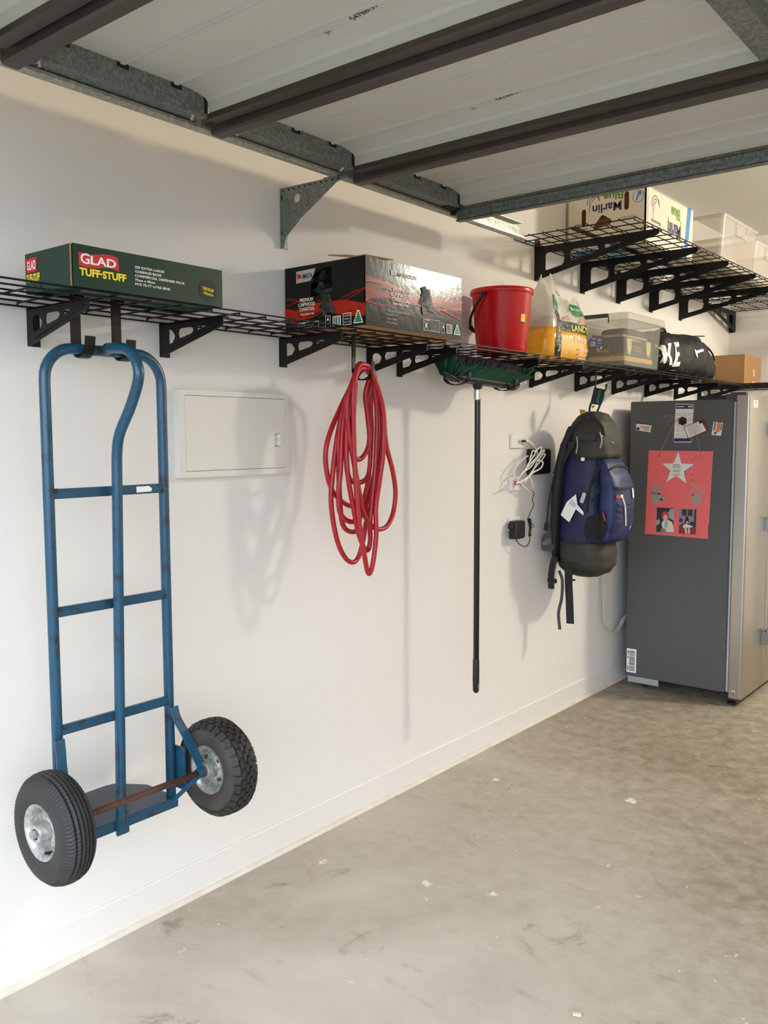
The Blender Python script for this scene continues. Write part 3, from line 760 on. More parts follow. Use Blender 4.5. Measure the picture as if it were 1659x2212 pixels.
# ------------------------------------------------------------------ upside-down broom
br = thing('broom', 'upside-down broom with green bristles, head up under the shelf', 'broom', (0.205, 3.13, 0.40))
hx, hy = 0.205, 3.118
build('handle', MB().lathe([(0.0, 0.425), (0.010, 0.427), (0.0125, 0.435), (0.0125, 1.655), (0.0, 1.655)], (hx, hy, 0), n=20), mat('black enamel handle', (18, 18, 20), 0.25), br, smooth=False)
smooth_by_angle(br.children[0], 40)
build('handle_grip', MB().lathe([(0.0, 0.402), (0.008, 0.402), (0.0135, 0.412), (0.0145, 0.46), (0.0140, 0.54), (0.0125, 0.55)], (hx, hy, 0), n=20), BLKP, br, smooth=True)
build('hang_hole', MB().box(hx+0.0128, hx+0.0150, hy-0.004, hy+0.004, 0.418, 0.440), mat('grey recess', (120, 118, 114), 0.6), br)
build('ferrule', MB().lathe([(0.0145, 1.652), (0.0165, 1.656), (0.0165, 1.694), (0.0145, 1.699), (0.010, 1.703)], (hx, hy, 0), n=24), mat('polished ferrule', (205, 202, 192), 0.18, 0.95), br, smooth=False)
smooth_by_angle(br.children[-1], 40)
HB0, HB1 = 2.885, 3.395
def zb(y): return 1.733-0.018*(y-HB0)/(HB1-HB0)
blk = MB(); rings = []
for k in range(15):
    y = HB0+(HB1-HB0)*k/14; e = min(1.0, (0.35+min(k, 14-k)*0.4)); lift = 0.018*max(0, 1-min(k, 14-k)/1.5)
    hw = 0.036*e
    rings.append([Vector((hx+hw*a, y, zb(y)+lift*0.6+b)) for a, b in ((-1, 0.006), (-0.8, -0.006), (0, -0.010), (0.8, -0.006), (1, 0.006), (0.9, 0.016), (-0.9, 0.016))])
blk.loft(rings)
build('block', blk, BLKP, br, smooth=False, bevel=0.0)
build('socket', MB().lathe([(0.0165, 1.700), (0.020, 1.706), (0.022, 1.728), (0.010, 1.732)], (hx, hy, 0), n=20), BLKP, br, smooth=True)
for ye in (HB0+0.004, HB1-0.004):
    s_ = -1 if ye < hy else 1
    q = [(hx+0.020, ye-s_*0.06, zb(ye)-0.008), (hx+0.030, ye-s_*0.02, zb(ye)-0.004), (hx+0.026, ye+s_*0.016, zb(ye)+0.010), (hx+0.01, ye+s_*0.030, zb(ye)+0.026)]
    build('bumper', MB().tube(spline(q, 5), 0.0085, 8), BLKP, br, smooth=True)
GRN = mat('green bristle', (22, 92, 62), 0.5, var=(160, 0.3), col2=(10, 50, 36))
BKB = mat('dark bristle', (22, 24, 24), 0.85)
def bristle(mb, p, q, r0, r1):
    mb.tube([p, q], [r0, r1], 3, cap=False)
g, d = MB(), MB(); rr = random.Random(3)
NT = 46
for row in range(3):
    for k in range(NT):
        f = (k+0.5)/NT; y = HB0+0.012+(HB1-HB0-0.024)*f; x = hx+0.020+0.006*row
        for j in range(5):
            lean = 0.055+0.02*f-(0.05*max(0, f-0.9)*10)+rr.uniform(-0.012, 0.012)
            if f < 0.12: lean = -0.035+0.6*f+rr.uniform(-.01, .01)
            dx = 0.024+0.016*row+rr.uniform(-0.006, 0.006)
            hgt = 0.048+rr.uniform(-0.005, 0.005)-0.008*row
            a = Vector((x+rr.uniform(-.003, .003), y+rr.uniform(-.0022, .0022), zb(y)+0.012))
            bristle(g, a, a+Vector((dx, lean*0.95, hgt)), 0.0011, 0.0017)
for s_ in (-1, 1):
    for row in range(5):
        for j in range(26):
            y = (HB0+0.006) if s_ < 0 else (HB1-0.006)
            a = Vector((hx-0.022+0.011*row+rr.uniform(-.004, .004), y+s_*rr.uniform(0, 0.01), zb(y)+0.012))
            bristle(g, a, a+Vector(((row-2)*0.012+(0.0 if s_ < 0 else 0.03)+rr.uniform(-.008, .008), (0.008 if s_ < 0 else 0.048)*s_+rr.uniform(-.010, .010), 0.070+rr.uniform(-.008, .006))), 0.0016, 0.0024)
for row in range(6):
    for k in range(62):
        for j in range(3):
            f = (k+0.5)/62; y = HB0+0.012+(HB1-HB0-0.024)*f
            a = Vector((hx-0.028+0.009*row, y, zb(y)+0.012))
            bristle(d, a, a+Vector((-0.010+0.005*row+rr.uniform(-.006, .006), 0.02+0.03*f+rr.uniform(-.01, .01), 0.094-0.004*row+rr.uniform(-.006, .006))), 0.002, 0.003)
build('green_bristles', g, GRN, br, kind='stuff'); build('dark_bristles', d, BKB, br, kind='stuff')

# ------------------------------------------------------------------ green garbage bag carton
GREEN = mat('dark green printed card', (10, 48, 34), 0.42, spec=0.4)
GREENL = mat('dark green printed card end', (13, 54, 40), 0.42, spec=0.4)
REDP = mat('red print', (200, 30, 42), 0.5)
YELP = mat('yellow print', (236, 214, 40), 0.55)
CARD = mat('raw cardboard', (168, 130, 88), 0.85, var=(30, 0.4), col2=(150, 114, 76))
gx0, gx1, gy0, gy1, gz0, gz1 = 0.105, 0.312, 1.184, 1.650, ZL, 1.963
gb = thing('garbage_bag_carton', 'dark green garbage bag carton with red and yellow lettering on the shelf', 'carton', ((gx0+gx1)/2, (gy0+gy1)/2, gz0))
build('front_panel', MB().box(gx1-0.003, gx1, gy0+0.006, gy1, gz0, gz1), GREEN, gb)
build('end_panel', MB().box(gx0, gx1-0.007, gy0, gy0+0.003, gz0, gz1-0.002), GREENL, gb)
build('far_end_panel', MB().box(gx0, gx1-0.004, gy1-0.003, gy1, gz0, gz1-0.002), GREENL, gb)
build('back_panel', MB().box(gx0, gx0+0.003, gy0+0.003, gy1-0.003, gz0, gz1-0.002), GREENL, gb)
build('lid_panel', MB().box(gx0+0.003, gx1-0.004, gy0+0.004, gy1-0.004, gz1-0.005, gz1-0.002), GREENL, gb)
build('base_panel', MB().box(gx0+0.003, gx1-0.004, gy0+0.004, gy1-0.004, gz0, gz0+0.003), GREENL, gb)
build('corner_flap', MB().box(gx1-0.0065, gx1-0.0035, gy0+0.001, gy0+0.0045, gz0, gz1-0.001), CARD, gb)
F = Face((gx1, gy0+0.006, gz0), (0, 1, 0), (0, 0, 1))
L_, H_ = gy1-gy0-0.006, gz1-gz0
def uv_g(px, py):   # from the flattened artwork: 0..1 across, 0..1 down
    return (px*L_, (1-py)*H_)
red, yel, wht = MB(), MB(), MB()
a = [uv_g(0.032, 0.18)]+[uv_g(0.032+0.24*k/8, 0.17+0.035*math.sin(k/8*2*PI)) for k in range(1, 9)]+[uv_g(0.275, 0.50)]+[uv_g(0.275-0.243*k/8, 0.49-0.035*math.sin(k/8*2*PI)) for k in range(1, 9)]
F.poly(red, a, 0.0006)
F.text(wht, 'G', 0.042*L_, 0.555*H_, 0.25*H_, 0.055*L_, bold=0.02, h=0.0011)
F.text(wht, 'LAD', 0.102*L_, 0.565*H_, 0.205*H_, 0.155*L_, bold=0.028, h=0.0011)
F.text(yel, 'TUFF·STUFF', 0.034*L_, 0.27*H_, 0.19*H_, 0.285*L_, bold=0.045, h=0.0011)
for k, s in enumerate(('200 EXTRA LARGE', 'GARBAGE BAGS', 'COMMERCIAL DISPENSER PACK', '75cm x 90cm', 'FITS 70-77 LITRE BINS')):
    F.text(wht, s, 0.375*L_, (0.655-0.105*k)*H_, 0.062*H_, (0.197, 0.177, 0.342, 0.132, 0.236)[k]*L_, bold=0.02, h=0.0011)
# wording of the strength emblem (the drawn figure itself is left out)
dk = MB(); c0 = (0.885*L_, 0.40*H_)
F.poly(dk, [(c0[0]+0.030*math.cos(t*PI/12)*1.05, c0[1]+0.030*math.sin(t*PI/12)) for t in range(24)], 0.0006)
F.text(yel, 'TUFF-STUFF', 0.845*L_, 0.40*H_, 0.085*H_, 0.085*L_, bold=0.03, h=0.0011, rot=-7)
F.text(yel, 'STRENGTH', 0.852*L_, 0.29*H_, 0.07*H_, 0.075*L_, bold=0.02, h=0.0011, rot=-9)
build('emblem_patch', dk, INK, gb); build('red_banner', red, REDP, gb); build_clusters('yellow_lettering', yel, YELP, gb); build_clusters('white_lettering', wht, PRINTW, gb)
F = Face((gx0, gy0, gz0), (1, 0, 0), (0, 0, 1)); W_ = gx1-gx0
red, yel, wht = MB(), MB(), MB()
F.poly(red, [(0.03*W_, 0.50*H_), (0.26*W_, 0.53*H_), (0.27*W_, 0.86*H_), (0.02*W_, 0.84*H_)], 0.0006)
F.text(wht, 'GLAD', 0.045*W_, 0.57*H_, 0.22*H_, 0.20*W_, bold=0.02, h=0.0011)
F.text(yel, 'TUFF-STUFF', 0.03*W_, 0.27*H_, 0.20*H_, 0.30*W_, bold=0.04, h=0.0011)
build('end_red_banner', red, REDP, gb); build_clusters('end_yellow_lettering', yel, YELP, gb); build_clusters('end_white_lettering', wht, PRINTW, gb)

# ------------------------------------------------------------------ charcoal carton
CHB = mat('glossy black printed card', (28, 27, 25), 0.17, spec=0.14, bump=(38, 0.25, 0.0015))
FL = [mat('flame print dark red', (122, 26, 18), 0.2, spec=0.12), mat('flame print red', (172, 42, 24), 0.2, spec=0.12), mat('flame print orange', (206, 74, 36), 0.2, spec=0.12)]
CHL = mat('charcoal lump', (26, 26, 27), 0.55, bump=(60, 0.8, 0.004))
GRNP = mat('green print', (30, 120, 66), 0.5)
SILV = mat('silver print', (178, 174, 166), 0.5)
cx0, cx1, cy0, cy1, cz0, cz1 = 0.008, 0.372, 2.196, 2.748, ZL, 2.082
cb = thing('charcoal_carton', 'glossy black charcoal carton with red flames and a torn hole', 'carton', ((cx0+cx1)/2, (cy0+cy1)/2, cz0))
build('front_panel', MB().box(cx1-0.004, cx1, cy0, cy1, cz0, cz1), CHB, cb)
F = Face((cx0, cy0, cz0), (1, 0, 0), (0, 0, 1)); W_, H_ = cx1-cx0, cz1-cz0
hole = [(0.335, 0.55), (0.335, 0.70), (0.375, 0.745), (0.37, 0.83), (0.41, 0.875), (0.52, 0.93), (0.60, 0.905), (0.605, 0.80), (0.61, 0.62), (0.595, 0.545), (0.45, 0.52), (0.36, 0.515)]
vs, fs = plate([(0, 0), (W_, 0), (W_, H_), (0, H_)], [[(a*W_, b*H_) for a, b in hole]], 0.004)
build('end_panel', MB().add([(cx0+a, cy0+0.002+c, cz0+b) for a, b, c in vs], fs), CHB, cb)
build('far_end_panel', MB().box(cx0, cx1-0.004, cy1-0.004, cy1, cz0, cz1), CHB, cb)
build('back_panel', MB().box(cx0, cx0+0.004, cy0+0.004, cy1-0.004, cz0, cz1), CHB, cb)
build('base_panel', MB().box(cx0+0.004, cx1-0.004, cy0+0.004, cy1-0.004, cz0, cz0+0.004), CARD, cb)
# open flap on the end side, curling up
fl = [(cx1-0.002, cy0+0.002, cz1), (cx1-0.060, cy0+0.002, cz1-0.0005), (cx1-0.165, cy0+0.004, cz1+0.020), (cx1-0.160, cy0+0.10, cz1+0.034), (cx1-0.010, cy0+0.16, cz1+0.008)]
build('open_flap', MB().add(fl+[(x, y, z+0.004) for x, y, z in fl], [(0, 1, 2, 3, 4), (5, 9, 8, 7, 6)]+[(k, 5+k, 5+(k+1) % 5, (k+1) % 5) for k in range(5)]), CARD, cb)
build('top_flap', MB().add([(cx1-0.004, cy0+0.004, cz1-0.004), (cx1-0.004, cy1-0.004, cz1-0.004), (cx0+0.006, cy1-0.004, cz1-0.010), (cx0+0.006, cy0+0.006, cz1-0.010), (cx1-0.004, cy0+0.004, cz1-0.001), (cx1-0.004, cy1-0.004, cz1-0.001), (cx0+0.006, cy1-0.004, cz1-0.007), (cx0+0.006, cy0+0.006, cz1-0.007)], [(0,3,2,1),(4,5,6,7),(0,1,5,4),(1,2,6,5),(2,3,7,6),(3,0,4,7)]), CARD, cb)
rr = random.Random(11)
for k in range(30):   # lumps seen through the torn hole and behind it
    c = Vector((cx0+W_*(0.33+0.28*rr.random()), cy0+0.035+0.05*rr.random(), cz0+H_*(0.44+0.46*rr.random())))
    d = Vector((rr.uniform(-1, 1), rr.uniform(-.4, .4), rr.uniform(-.6, .6))).normalized(); mbk = MB()
    mbk.tube([c-d*0.04, c-d*0.02, c+d*0.02, c+d*0.04], [0.010, 0.017, 0.016, 0.009], 6)
    build('charcoal_lump', mbk, CHL, cb)
def flames(F, W_, H_, name, base, amp, seed, skip=None):
    rr = random.Random(seed); out = [MB(), MB(), MB()]
    for k in range(15):
        lev = base+amp*(rr.random()-0.5); ph = rr.uniform(0, 6.3); fr_ = rr.uniform(0.6, 1.5); th = rr.uniform(0.02, 0.085)
        c = 0 if k < 5 else rr.choice((0, 1, 1, 2)); a, b = [], []
        n = 40
        for i in range(n+1):
            u = i/n; pinch = 0.35+0.65*abs(2*u-1)**0.7
            y = base+(lev-base)*pinch*1.2+0.07*math.sin(ph+fr_*2*PI*u)*pinch
            t = th*(0.25+0.75*abs(math.sin(ph*0.7+u*PI*fr_)))
            y0_, y1_ = max(0.01, y-t/2), min(0.99, y+t/2); a.append((u, y0_)); b.append((u, y1_))
        for i in range(n):
            um = (i+0.5)/n
            if skip and skip[0] < um < skip[1] and a[i][1] > skip[2]: continue
            F.poly(out[c], [(a[i][0]*W_, a[i][1]*H_), (a[i+1][0]*W_, a[i+1][1]*H_), (b[i+1][0]*W_, b[i+1][1]*H_), (b[i][0]*W_, b[i][1]*H_)], 0.0005+0.00012*k)
    for i, o in enumerate(out):
        if o.v: build(name, o, FL[i], cb, kind='stuff')
FE = Face((cx0, cy0, cz0), (1, 0, 0), (0, 0, 1))
flames(FE, W_, H_, 'end_flame_print', 0.36, 0.30, 4, (0.32, 0.62, 0.44))
FF = Face((cx1, cy0, cz0), (0, 1, 0), (0, 0, 1)); WF = cy1-cy0
flames(FF, WF, H_, 'front_flame_print', 0.50, 0.24, 9)
def lumps(F, W_, H_, u, v, r, name):
    rr = random.Random(5); a, b = MB(), MB()
    for k in range(11):
        an = rr.uniform(0, PI); cu, cv = u+rr.uniform(-r, r)*0.6, v+rr.uniform(-r, r)
        w, h = rr.uniform(0.5, 1.0)*r, rr.uniform(0.15, 0.35)*r
        P = [(cu+w*math.cos(an)*s-h*math.sin(an)*t, cv+w*math.sin(an)*s+h*math.cos(an)*t) for s, t in ((-1, -1), (0.8, -1.2), (1, 0.9), (-0.7, 1.1))]
        F.poly(a if k % 3 else b, P, 0.0026+0.0001*k)
    build(name, a, INK, cb, kind='stuff'); build(name, b, mat('lump print grey', (58, 56, 54), 0.5), cb, kind='stuff')
lumps(FE, W_, H_, 0.555*W_, 0.33*H_, 0.028, 'end_lump_print'); lumps(FF, WF, H_, 0.61*WF, 0.47*H_, 0.036, 'front_lump_print')
w, sv, gr, rd = MB(), MB(), MB(), MB()
FE.poly(sv, [(0.15*W_, 0.745*H_), (0.335*W_, 0.755*H_), (0.372*W_, 0.83*H_), (0.40*W_, 0.935*H_), (0.15*W_, 0.925*H_)], 0.0012)
FE.text(rd, 'MATA', 0.235*W_, 0.80*H_, 0.075*H_, 0.125*W_, bold=0.03, shear=0.2, h=0.0018)
bull = [(0.165, 0.80), (0.165, 0.86), (0.155, 0.90), (0.172, 0.88), (0.19, 0.885), (0.215, 0.865), (0.222, 0.80), (0.205, 0.815), (0.18, 0.81)]
bl = MB(); FE.poly(bl, [(a*W_, b*H_) for a, b in bull], 0.0018)
for k, (s, u, v, wd) in enumerate((('PREMIUM', 0.205, 0.445, 0.17), ('LUMPWOOD', 0.185, 0.375, 0.215), ('CHARCOAL', 0.20, 0.305, 0.195), ('10KG BBQ FUEL', 0.215, 0.235, 0.175))):
    FE.text(w, s, u*W_, v*H_, (0.055 if k < 3 else 0.035)*H_, wd*W_, bold=0.012, h=0.0048)
FE.frame(w, 0.165*W_, 0.44*W_, 0.02*H_, 0.135*H_, 0.0015, 0.0026); FE.text(w, 'WARNING', 0.175*W_, 0.098*H_, 0.028*H_, 0.09*W_, bold=0.02, h=0.0026)
for k in range(2): FE.rect(sv, 0.175*W_, 0.36*W_, (0.075-0.03*k)*H_, (0.080-0.03*k)*H_, 0.0026)
FE.frame(w, 0.525*W_, 0.585*W_, 0.02*H_, 0.19*H_, 0.0012, 0.0026); FE.text(w, 'FSC', 0.535*W_, 0.06*H_, 0.022*H_, 0.04*W_, h=0.0026); FE.poly(w, [(0.54*W_, 0.12*H_), (0.57*W_, 0.12*H_), (0.555*W_, 0.17*H_)], 0.0026)
FE.rect(w, 0.615*W_, 0.715*W_, 0.03*H_, 0.175*H_, 0.0026); kk = MB(); FE.bars(kk, 0.622*W_, 0.708*W_, 0.04*H_, 0.165*H_, 13, 0.0032)
FE.frame(w, 0.74*W_, 0.84*W_, 0.025*H_, 0.20*H_, 0.0018, 0.0026)
for k, s in enumerate(('GROSS', 'WEIGHT', '10.6 KG')): FE.text(sv, s, 0.752*W_, (0.145-0.045*k)*H_, 0.026*H_, 0.075*W_, bold=0.015, h=0.0026)
def tri_logo(F, u0, u1, v0, v1):
    um = (u0+u1)/2
    F.poly(gr, [(u0, v0), (u1, v0), (um, v1)], 0.0028)
    for k in range(6):
        f = k/6
        for s in (-1, 1):
            u = um+s*(u1-u0)/2*(1-f)*0.98; v = v0+(v1-v0)*f
            F.rect(w, u-0.0028, u+0.0028, v+0.001, v+0.006, 0.0034)
    F.rect(w, u0+0.003, u1-0.003, v0+0.001, v0+0.0035, 0.0034)
tri_logo(FE, 0.875*W_, 0.975*W_, 0.03*H_, 0.225*H_)
for k, (s, u, v, wd) in enumerate((('PREMIUM', 0.255, 0.555, 0.16), ('LUMPWOOD', 0.235, 0.485, 0.195), ('CHARCOAL', 0.24, 0.415, 0.18), ('10KG BBQ FUEL', 0.25, 0.355, 0.16))):
    FF.text(w, s, u*WF, v*H_, (0.058 if k < 3 else 0.035)*H_, wd*WF, bold=0.012, h=0.0048)
for k, s in enumerate(('· 100% natural sustain hardwood', '· Long burn time', '· Easy to ignite', '· No sparking')):
    FF.text(sv, s, 0.185*WF, (0.245-0.06*k)*H_, 0.032*H_, (0.235, 0.12, 0.11, 0.11)[k]*WF, h=0.0026)
FF.text(sv, 'MATADOR', 0.30*WF, 0.80*H_, 0.06*H_, 0.20*WF, bold=0.02, shear=0.2, h=0.0018); FF.poly(sv, [((a-0.165)*1.0*WF+0.235*WF, b*H_-0.01*H_) for a, b in bull], 0.0018)
FF.frame(w, 0.565*WF, 0.745*WF, 0.05*H_, 0.235*H_, 0.0014, 0.0026); FF.line(w, (0.575*WF, 0.07*H_), (0.615*WF, 0.19*H_), 0.0014, 0.0026); FF.line(w, (0.615*WF, 0.07*H_), (0.575*WF, 0.19*H_), 0.0014, 0.0026)
FF.poly(sv, circ(0.595*WF, 0.13*H_, 0.008), 0.0022)
FF.text(w, 'WARNING', 0.575*WF, 0.205*H_, 0.02*H_, 0.06*WF, h=0.0026)
for k in range(5): FF.rect(sv, 0.635*WF, 0.735*WF, (0.19-0.028*k)*H_, (0.194-0.028*k)*H_, 0.0026)
FF.frame(w, 0.765*WF, 0.80*WF, 0.05*H_, 0.20*H_, 0.001, 0.0026); FF.poly(w, [(0.773*WF, 0.13*H_), (0.793*WF, 0.13*H_), (0.783*WF, 0.18*H_)], 0.0026)
FF.rect(w, 0.818*WF, 0.885*WF, 0.055*H_, 0.205*H_, 0.0026); FF.bars(kk, 0.823*WF, 0.88*WF, 0.065*H_, 0.195*H_, 13, 0.0032)
tri_logo(FF, 0.905*WF, 0.975*WF, 0.05*H_, 0.225*H_)
build_clusters('white_print', w, PRINTW, cb); build_clusters('silver_print', sv, SILV, cb); build_clusters('green_logo', gr, GRNP, cb); build_clusters('barcode_lines', kk, INK, cb); build('brand_lettering', rd, INK, cb); build('bull_emblem', bl, REDP, cb)

# ------------------------------------------------------------------ red bucket
BR = mat('red bucket plastic', (200, 14, 22), 0.24)
bx, by = 0.172, 3.357
bk = thing('bucket', 'red plastic bucket with a black handle on the shelf', 'bucket', (bx, by, ZL))
pf = [(0.0, ZL), (0.106, ZL), (0.109, ZL+0.004), (0.129, ZL+0.245), (0.131, ZL+0.252), (0.137, ZL+0.253), (0.139, ZL+0.258), (0.139, ZL+0.268), (0.136, ZL+0.274), (0.131, ZL+0.274), (0.128, ZL+0.27), (0.1255, ZL+0.245), (0.106, ZL+0.008), (0.0, ZL+0.006)]
smooth_by_angle(build('pail', MB().lathe(pf, (bx, by, 0), n=64), BR, bk), 45)
# bail folded down on the wall side, from pivot to pivot just under the rim
def bail(t): return Vector((bx-0.134*math.sin(t), by-0.146*math.cos(t), ZL+0.243-0.135*math.sin(t)))
build('handle', MB().tube([bail(PI*k/24) for k in range(25)], 0.0058, 8), BLKP, bk, smooth=True)
build('hand_grip', MB().tube([bail(PI*(0.36+0.28*k/8)) for k in range(9)], 0.0095, 10), BLKP, bk, smooth=True)
for t_ in (0, PI):
    build('pivot', MB().lathe([(0, -0.006), (0.010, -0.006), (0.010, 0.006), (0, 0.006)], bail(t_), 'y', 14), BLKP, bk)
st, st2 = MB(), MB()
for (z0, z1, tgt) in ((0.128, 0.160, st), (0.118, 0.128, st2)):
    a0, a1 = math.radians(-16), math.radians(-3)
    P = []
    for z in (z0, z1):
        for k in range(5):
            a = a0+(a1-a0)*k/4; r = 0.109+0.020*z/0.245+0.0009
            P.append((bx+r*math.cos(a), by+r*math.sin(a), ZL+z))
    tgt.add(P, [(k, k+1, 6+k, 5+k) for k in range(4)])
build('price_sticker', st, YELP, bk); build('sticker_band', st2, INK, bk)

# ------------------------------------------------------------------ bag of paver sand
def sgnpow(c, e): return math.copysign(abs(c)**e, c)
def sring(cx, cy, z, rx, ry, n=40, e=0.55, rot=0.0):
    out = []
    for k in range(n):
        a = 2*PI*k/n; u, v = rx*sgnpow(math.cos(a), e), ry*sgnpow(math.sin(a), e)
        out.append(Vector((cx+u*math.cos(rot)-v*math.sin(rot), cy+u*math.sin(rot)+v*math.cos(rot), z)))
    return out
def wrinkle(mb, amp, scale, seed=0.0):
    bm = bmesh.new(); vs = [bm.verts.new(p) for p in mb.v]
    for f in mb.f:
        try: bm.faces.new([vs[i] for i in f])
        except ValueError: pass
    bmesh.ops.recalc_face_normals(bm, faces=bm.faces); bm.normal_update()
    ns = [v.normal.copy() for v in vs]; bm.free()
    mb.v = [p+n*(amp*noise.noise(p*scale+Vector((seed, seed, seed)))+amp*0.5*noise.noise(p*scale*2.3+Vector((seed+9, seed, seed)))) for p, n in zip(mb.v, ns)]
    return mb
BAGW = plastic_clear('clear bag film', (214, 206, 190), 0.62, 0.22)
BAGY = mat('yellow bag film', (238, 168, 22), 0.24, bump=(26, 0.35, 0.01), coat=0.4)
BAGK = mat('black bag print', (18, 16, 14), 0.45, spec=0.3)
SAND = mat('brown bag inside print', (150, 84, 62), 0.6, var=(20, 0.5), col2=(190, 160, 120))
SANDC = mat('damp paver sand', (196, 168, 122), 0.95, var=(80, 0.6), col2=(170, 140, 96))
sb = thing('paver_sand_bag', 'open yellow and clear plastic bag of paver sand beside the bucket', 'bag', (0.165, 3.88, ZL))
sx, sy, rz = 0.150, 3.885, -0.10
lower = MB(); rings = []
for f, w, d in ((0.0, 0.90, 0.86), (0.012, 0.98, 0.97), (0.06, 1.04, 1.06), (0.11, 1.02, 1.02), (0.155, 0.985, 0.98)):
    rings.append(sring(sx, sy, ZL+f, 0.092*d, 0.185*w, 56, 0.45, rz))
lower.loft(rings); wrinkle(lower, 0.006, 16, 2.0)
lower.v = [Vector((p.x, p.y, max(ZL+0.0005, p.z))) for p in lower.v]
low_o = build('bag_body', lower, BAGY, sb, smooth=True)
# sand inside
build('sand_fill', MB().loft([sring(sx, sy, ZL+z, 0.080*k, 0.165*k, 32, 0.5, rz) for z, k in ((0.13, 0.98), (0.158, 0.95), (0.19, 0.8), (0.215, 0.45), (0.222, 0.05))]), SANDC, sb, smooth=True)
# clear upper film, drawn up to a peak at the near side
upm = MB(); rings = []; N = 56
r0 = sring(sx, sy, ZL+0.150, 0.092, 0.184, N, 0.45, rz)
tops = []
for k, p in enumerate(r0):
    yy = (p.y-(sy-0.185))/0.37
    z = ZL+0.30-0.02*math.cos(yy*9)
    if yy < 0.12: z = ZL+0.41-0.06*(0.12-yy)/0.12
    elif yy < 0.58: z = ZL+0.41-0.155*((yy-0.12)/0.46)**0.8
    else: z = ZL+0.255+0.06*math.sin(min(1, (yy-0.58)/0.30)*PI*0.62)-max(0, yy-0.9)*0.5
    tops.append(Vector((sx+(p.x-sx)*0.30+0.02, sy+(p.y-sy)*0.86+(0.0 if yy > 0.5 else -0.005), z)))
for j in range(9):
    f = j/8; rings.append([r0[k].lerp(tops[k], f)+Vector((0.012*math.sin(f*PI)*(1 if r0[k].x > sx else -1), 0, 0)) for k in range(N)])
upm.loft(rings, False); wrinkle(upm, 0.010, 13, 5.0)
up_o = build('clear_top_film', upm, BAGW, sb, smooth=True)
FB = Face((sx+0.2, sy-0.19, ZL), (0, 1, 0), (0, 0, 1), (0.985, -0.17, 0))
class Two:
    def __init__(s, a, b): s.a, s.b = a, b
    def ray_cast(s, o, d, m):
        h1, h2 = s.a.ray_cast(o, d, m), s.b.ray_cast(o, d, m)
        if h1[0] is None: return h2
        if h2[0] is None: return h1
        return h1 if h1[3] < h2[3] else h2
FB.bvh = Two(bvh_of(low_o), bvh_of(up_o))
k_, y_, w_, g_, b_ = MB(), MB(), MB(), MB(), MB()
FB.poly(k_, [(0.062, 0.138), (0.36, 0.130), (0.362, 0.178), (0.062, 0.186)], 0.0015)
FB.text(y_, 'LANDSC', 0.165, 0.142, 0.030, 0.19, bold=0.02, h=0.004)
FB.text(w_, 'Paver', 0.19, 0.088, 0.034, 0.125, h=0.0035); FB.text(w_, 'S', 0.335, 0.086, 0.03, 0.02, h=0.0035)
for j in range(3):
    FB.line(k_, (0.205, 0.056-0.022*j), (0.210, 0.052-0.022*j), 0.003, 0.003); FB.line(k_, (0.209, 0.051-0.022*j), (0.220, 0.060-0.022*j), 0.003, 0.003)
    FB.rect(w_, 0.228, 0.325, 0.056-0.022*j, 0.059-0.022*j, 0.003); FB.rect(w_, 0.228, 0.305, 0.049-0.022*j, 0.0515-0.022*j, 0.003)
FB.poly(g_, [(0.165, 0.247), (0.20, 0.277), (0.255, 0.270), (0.36, 0.262), (0.36, 0.232), (0.22, 0.214), (0.19, 0.220)], 0.002)
FB.text(w_, 'Brunnings', 0.185, 0.238, 0.022, 0.17, h=0.004)
FB.poly(b_, [(0.08, 0.188), (0.16, 0.190), (0.14, 0.215), (0.10, 0.205)], 0.0012); FB.poly(b_, [(0.22, 0.185), (0.33, 0.182), (0.29, 0.216), (0.25, 0.205)], 0.0012)
FB.poly(b_, [(0.13, 0.232), (0.21, 0.246), (0.20, 0.262), (0.17, 0.25)], 0.001)
# corner strip with the product name running down
FC = Face((sx-0.1, sy-0.3, ZL), (0.80, 0.60, 0), (0, 0, 1), (0.60, -0.80, 0)); FC.bvh = FB.bvh
FC.poly(k_, [(0.235, 0.0), (0.268, 0.002), (0.275, 0.09), (0.268, 0.15), (0.262, 0.205), (0.245, 0.235), (0.235, 0.22), (0.250, 0.19), (0.248, 0.15), (0.240, 0.09)], 0.002)
FC.poly(g_, [(0.222, 0.305), (0.232, 0.300), (0.255, 0.255), (0.250, 0.222), (0.228, 0.235)], 0.002)
FC.text(w_, 'Brunnings', 0.236, 0.295, 0.013, 0.062, h=0.004, rot=-78)
FC.text(w_, '20kg', 0.254, 0.072, 0.016, 0.034, h=0.004, rot=-92); FC.text(y_, 'Paver Sand', 0.257, 0.168, 0.014, 0.085, h=0.004, rot=-92)
FC.rect(w_, 0.245, 0.275, 0.298, 0.328, 0.0025); kk = MB(); FC.bars(kk, 0.249, 0.272, 0.301, 0.325, 9, 0.0035)
build_clusters('green_banner', g_, GRNP, sb); build_clusters('inside_print', b_, SAND, sb); build_clusters('black_band', k_, BAGK, sb); build_clusters('yellow_lettering', y_, YELP, sb); build_clusters('white_lettering', w_, PRINTW, sb); build_clusters('barcode_lines', kk, INK, sb)

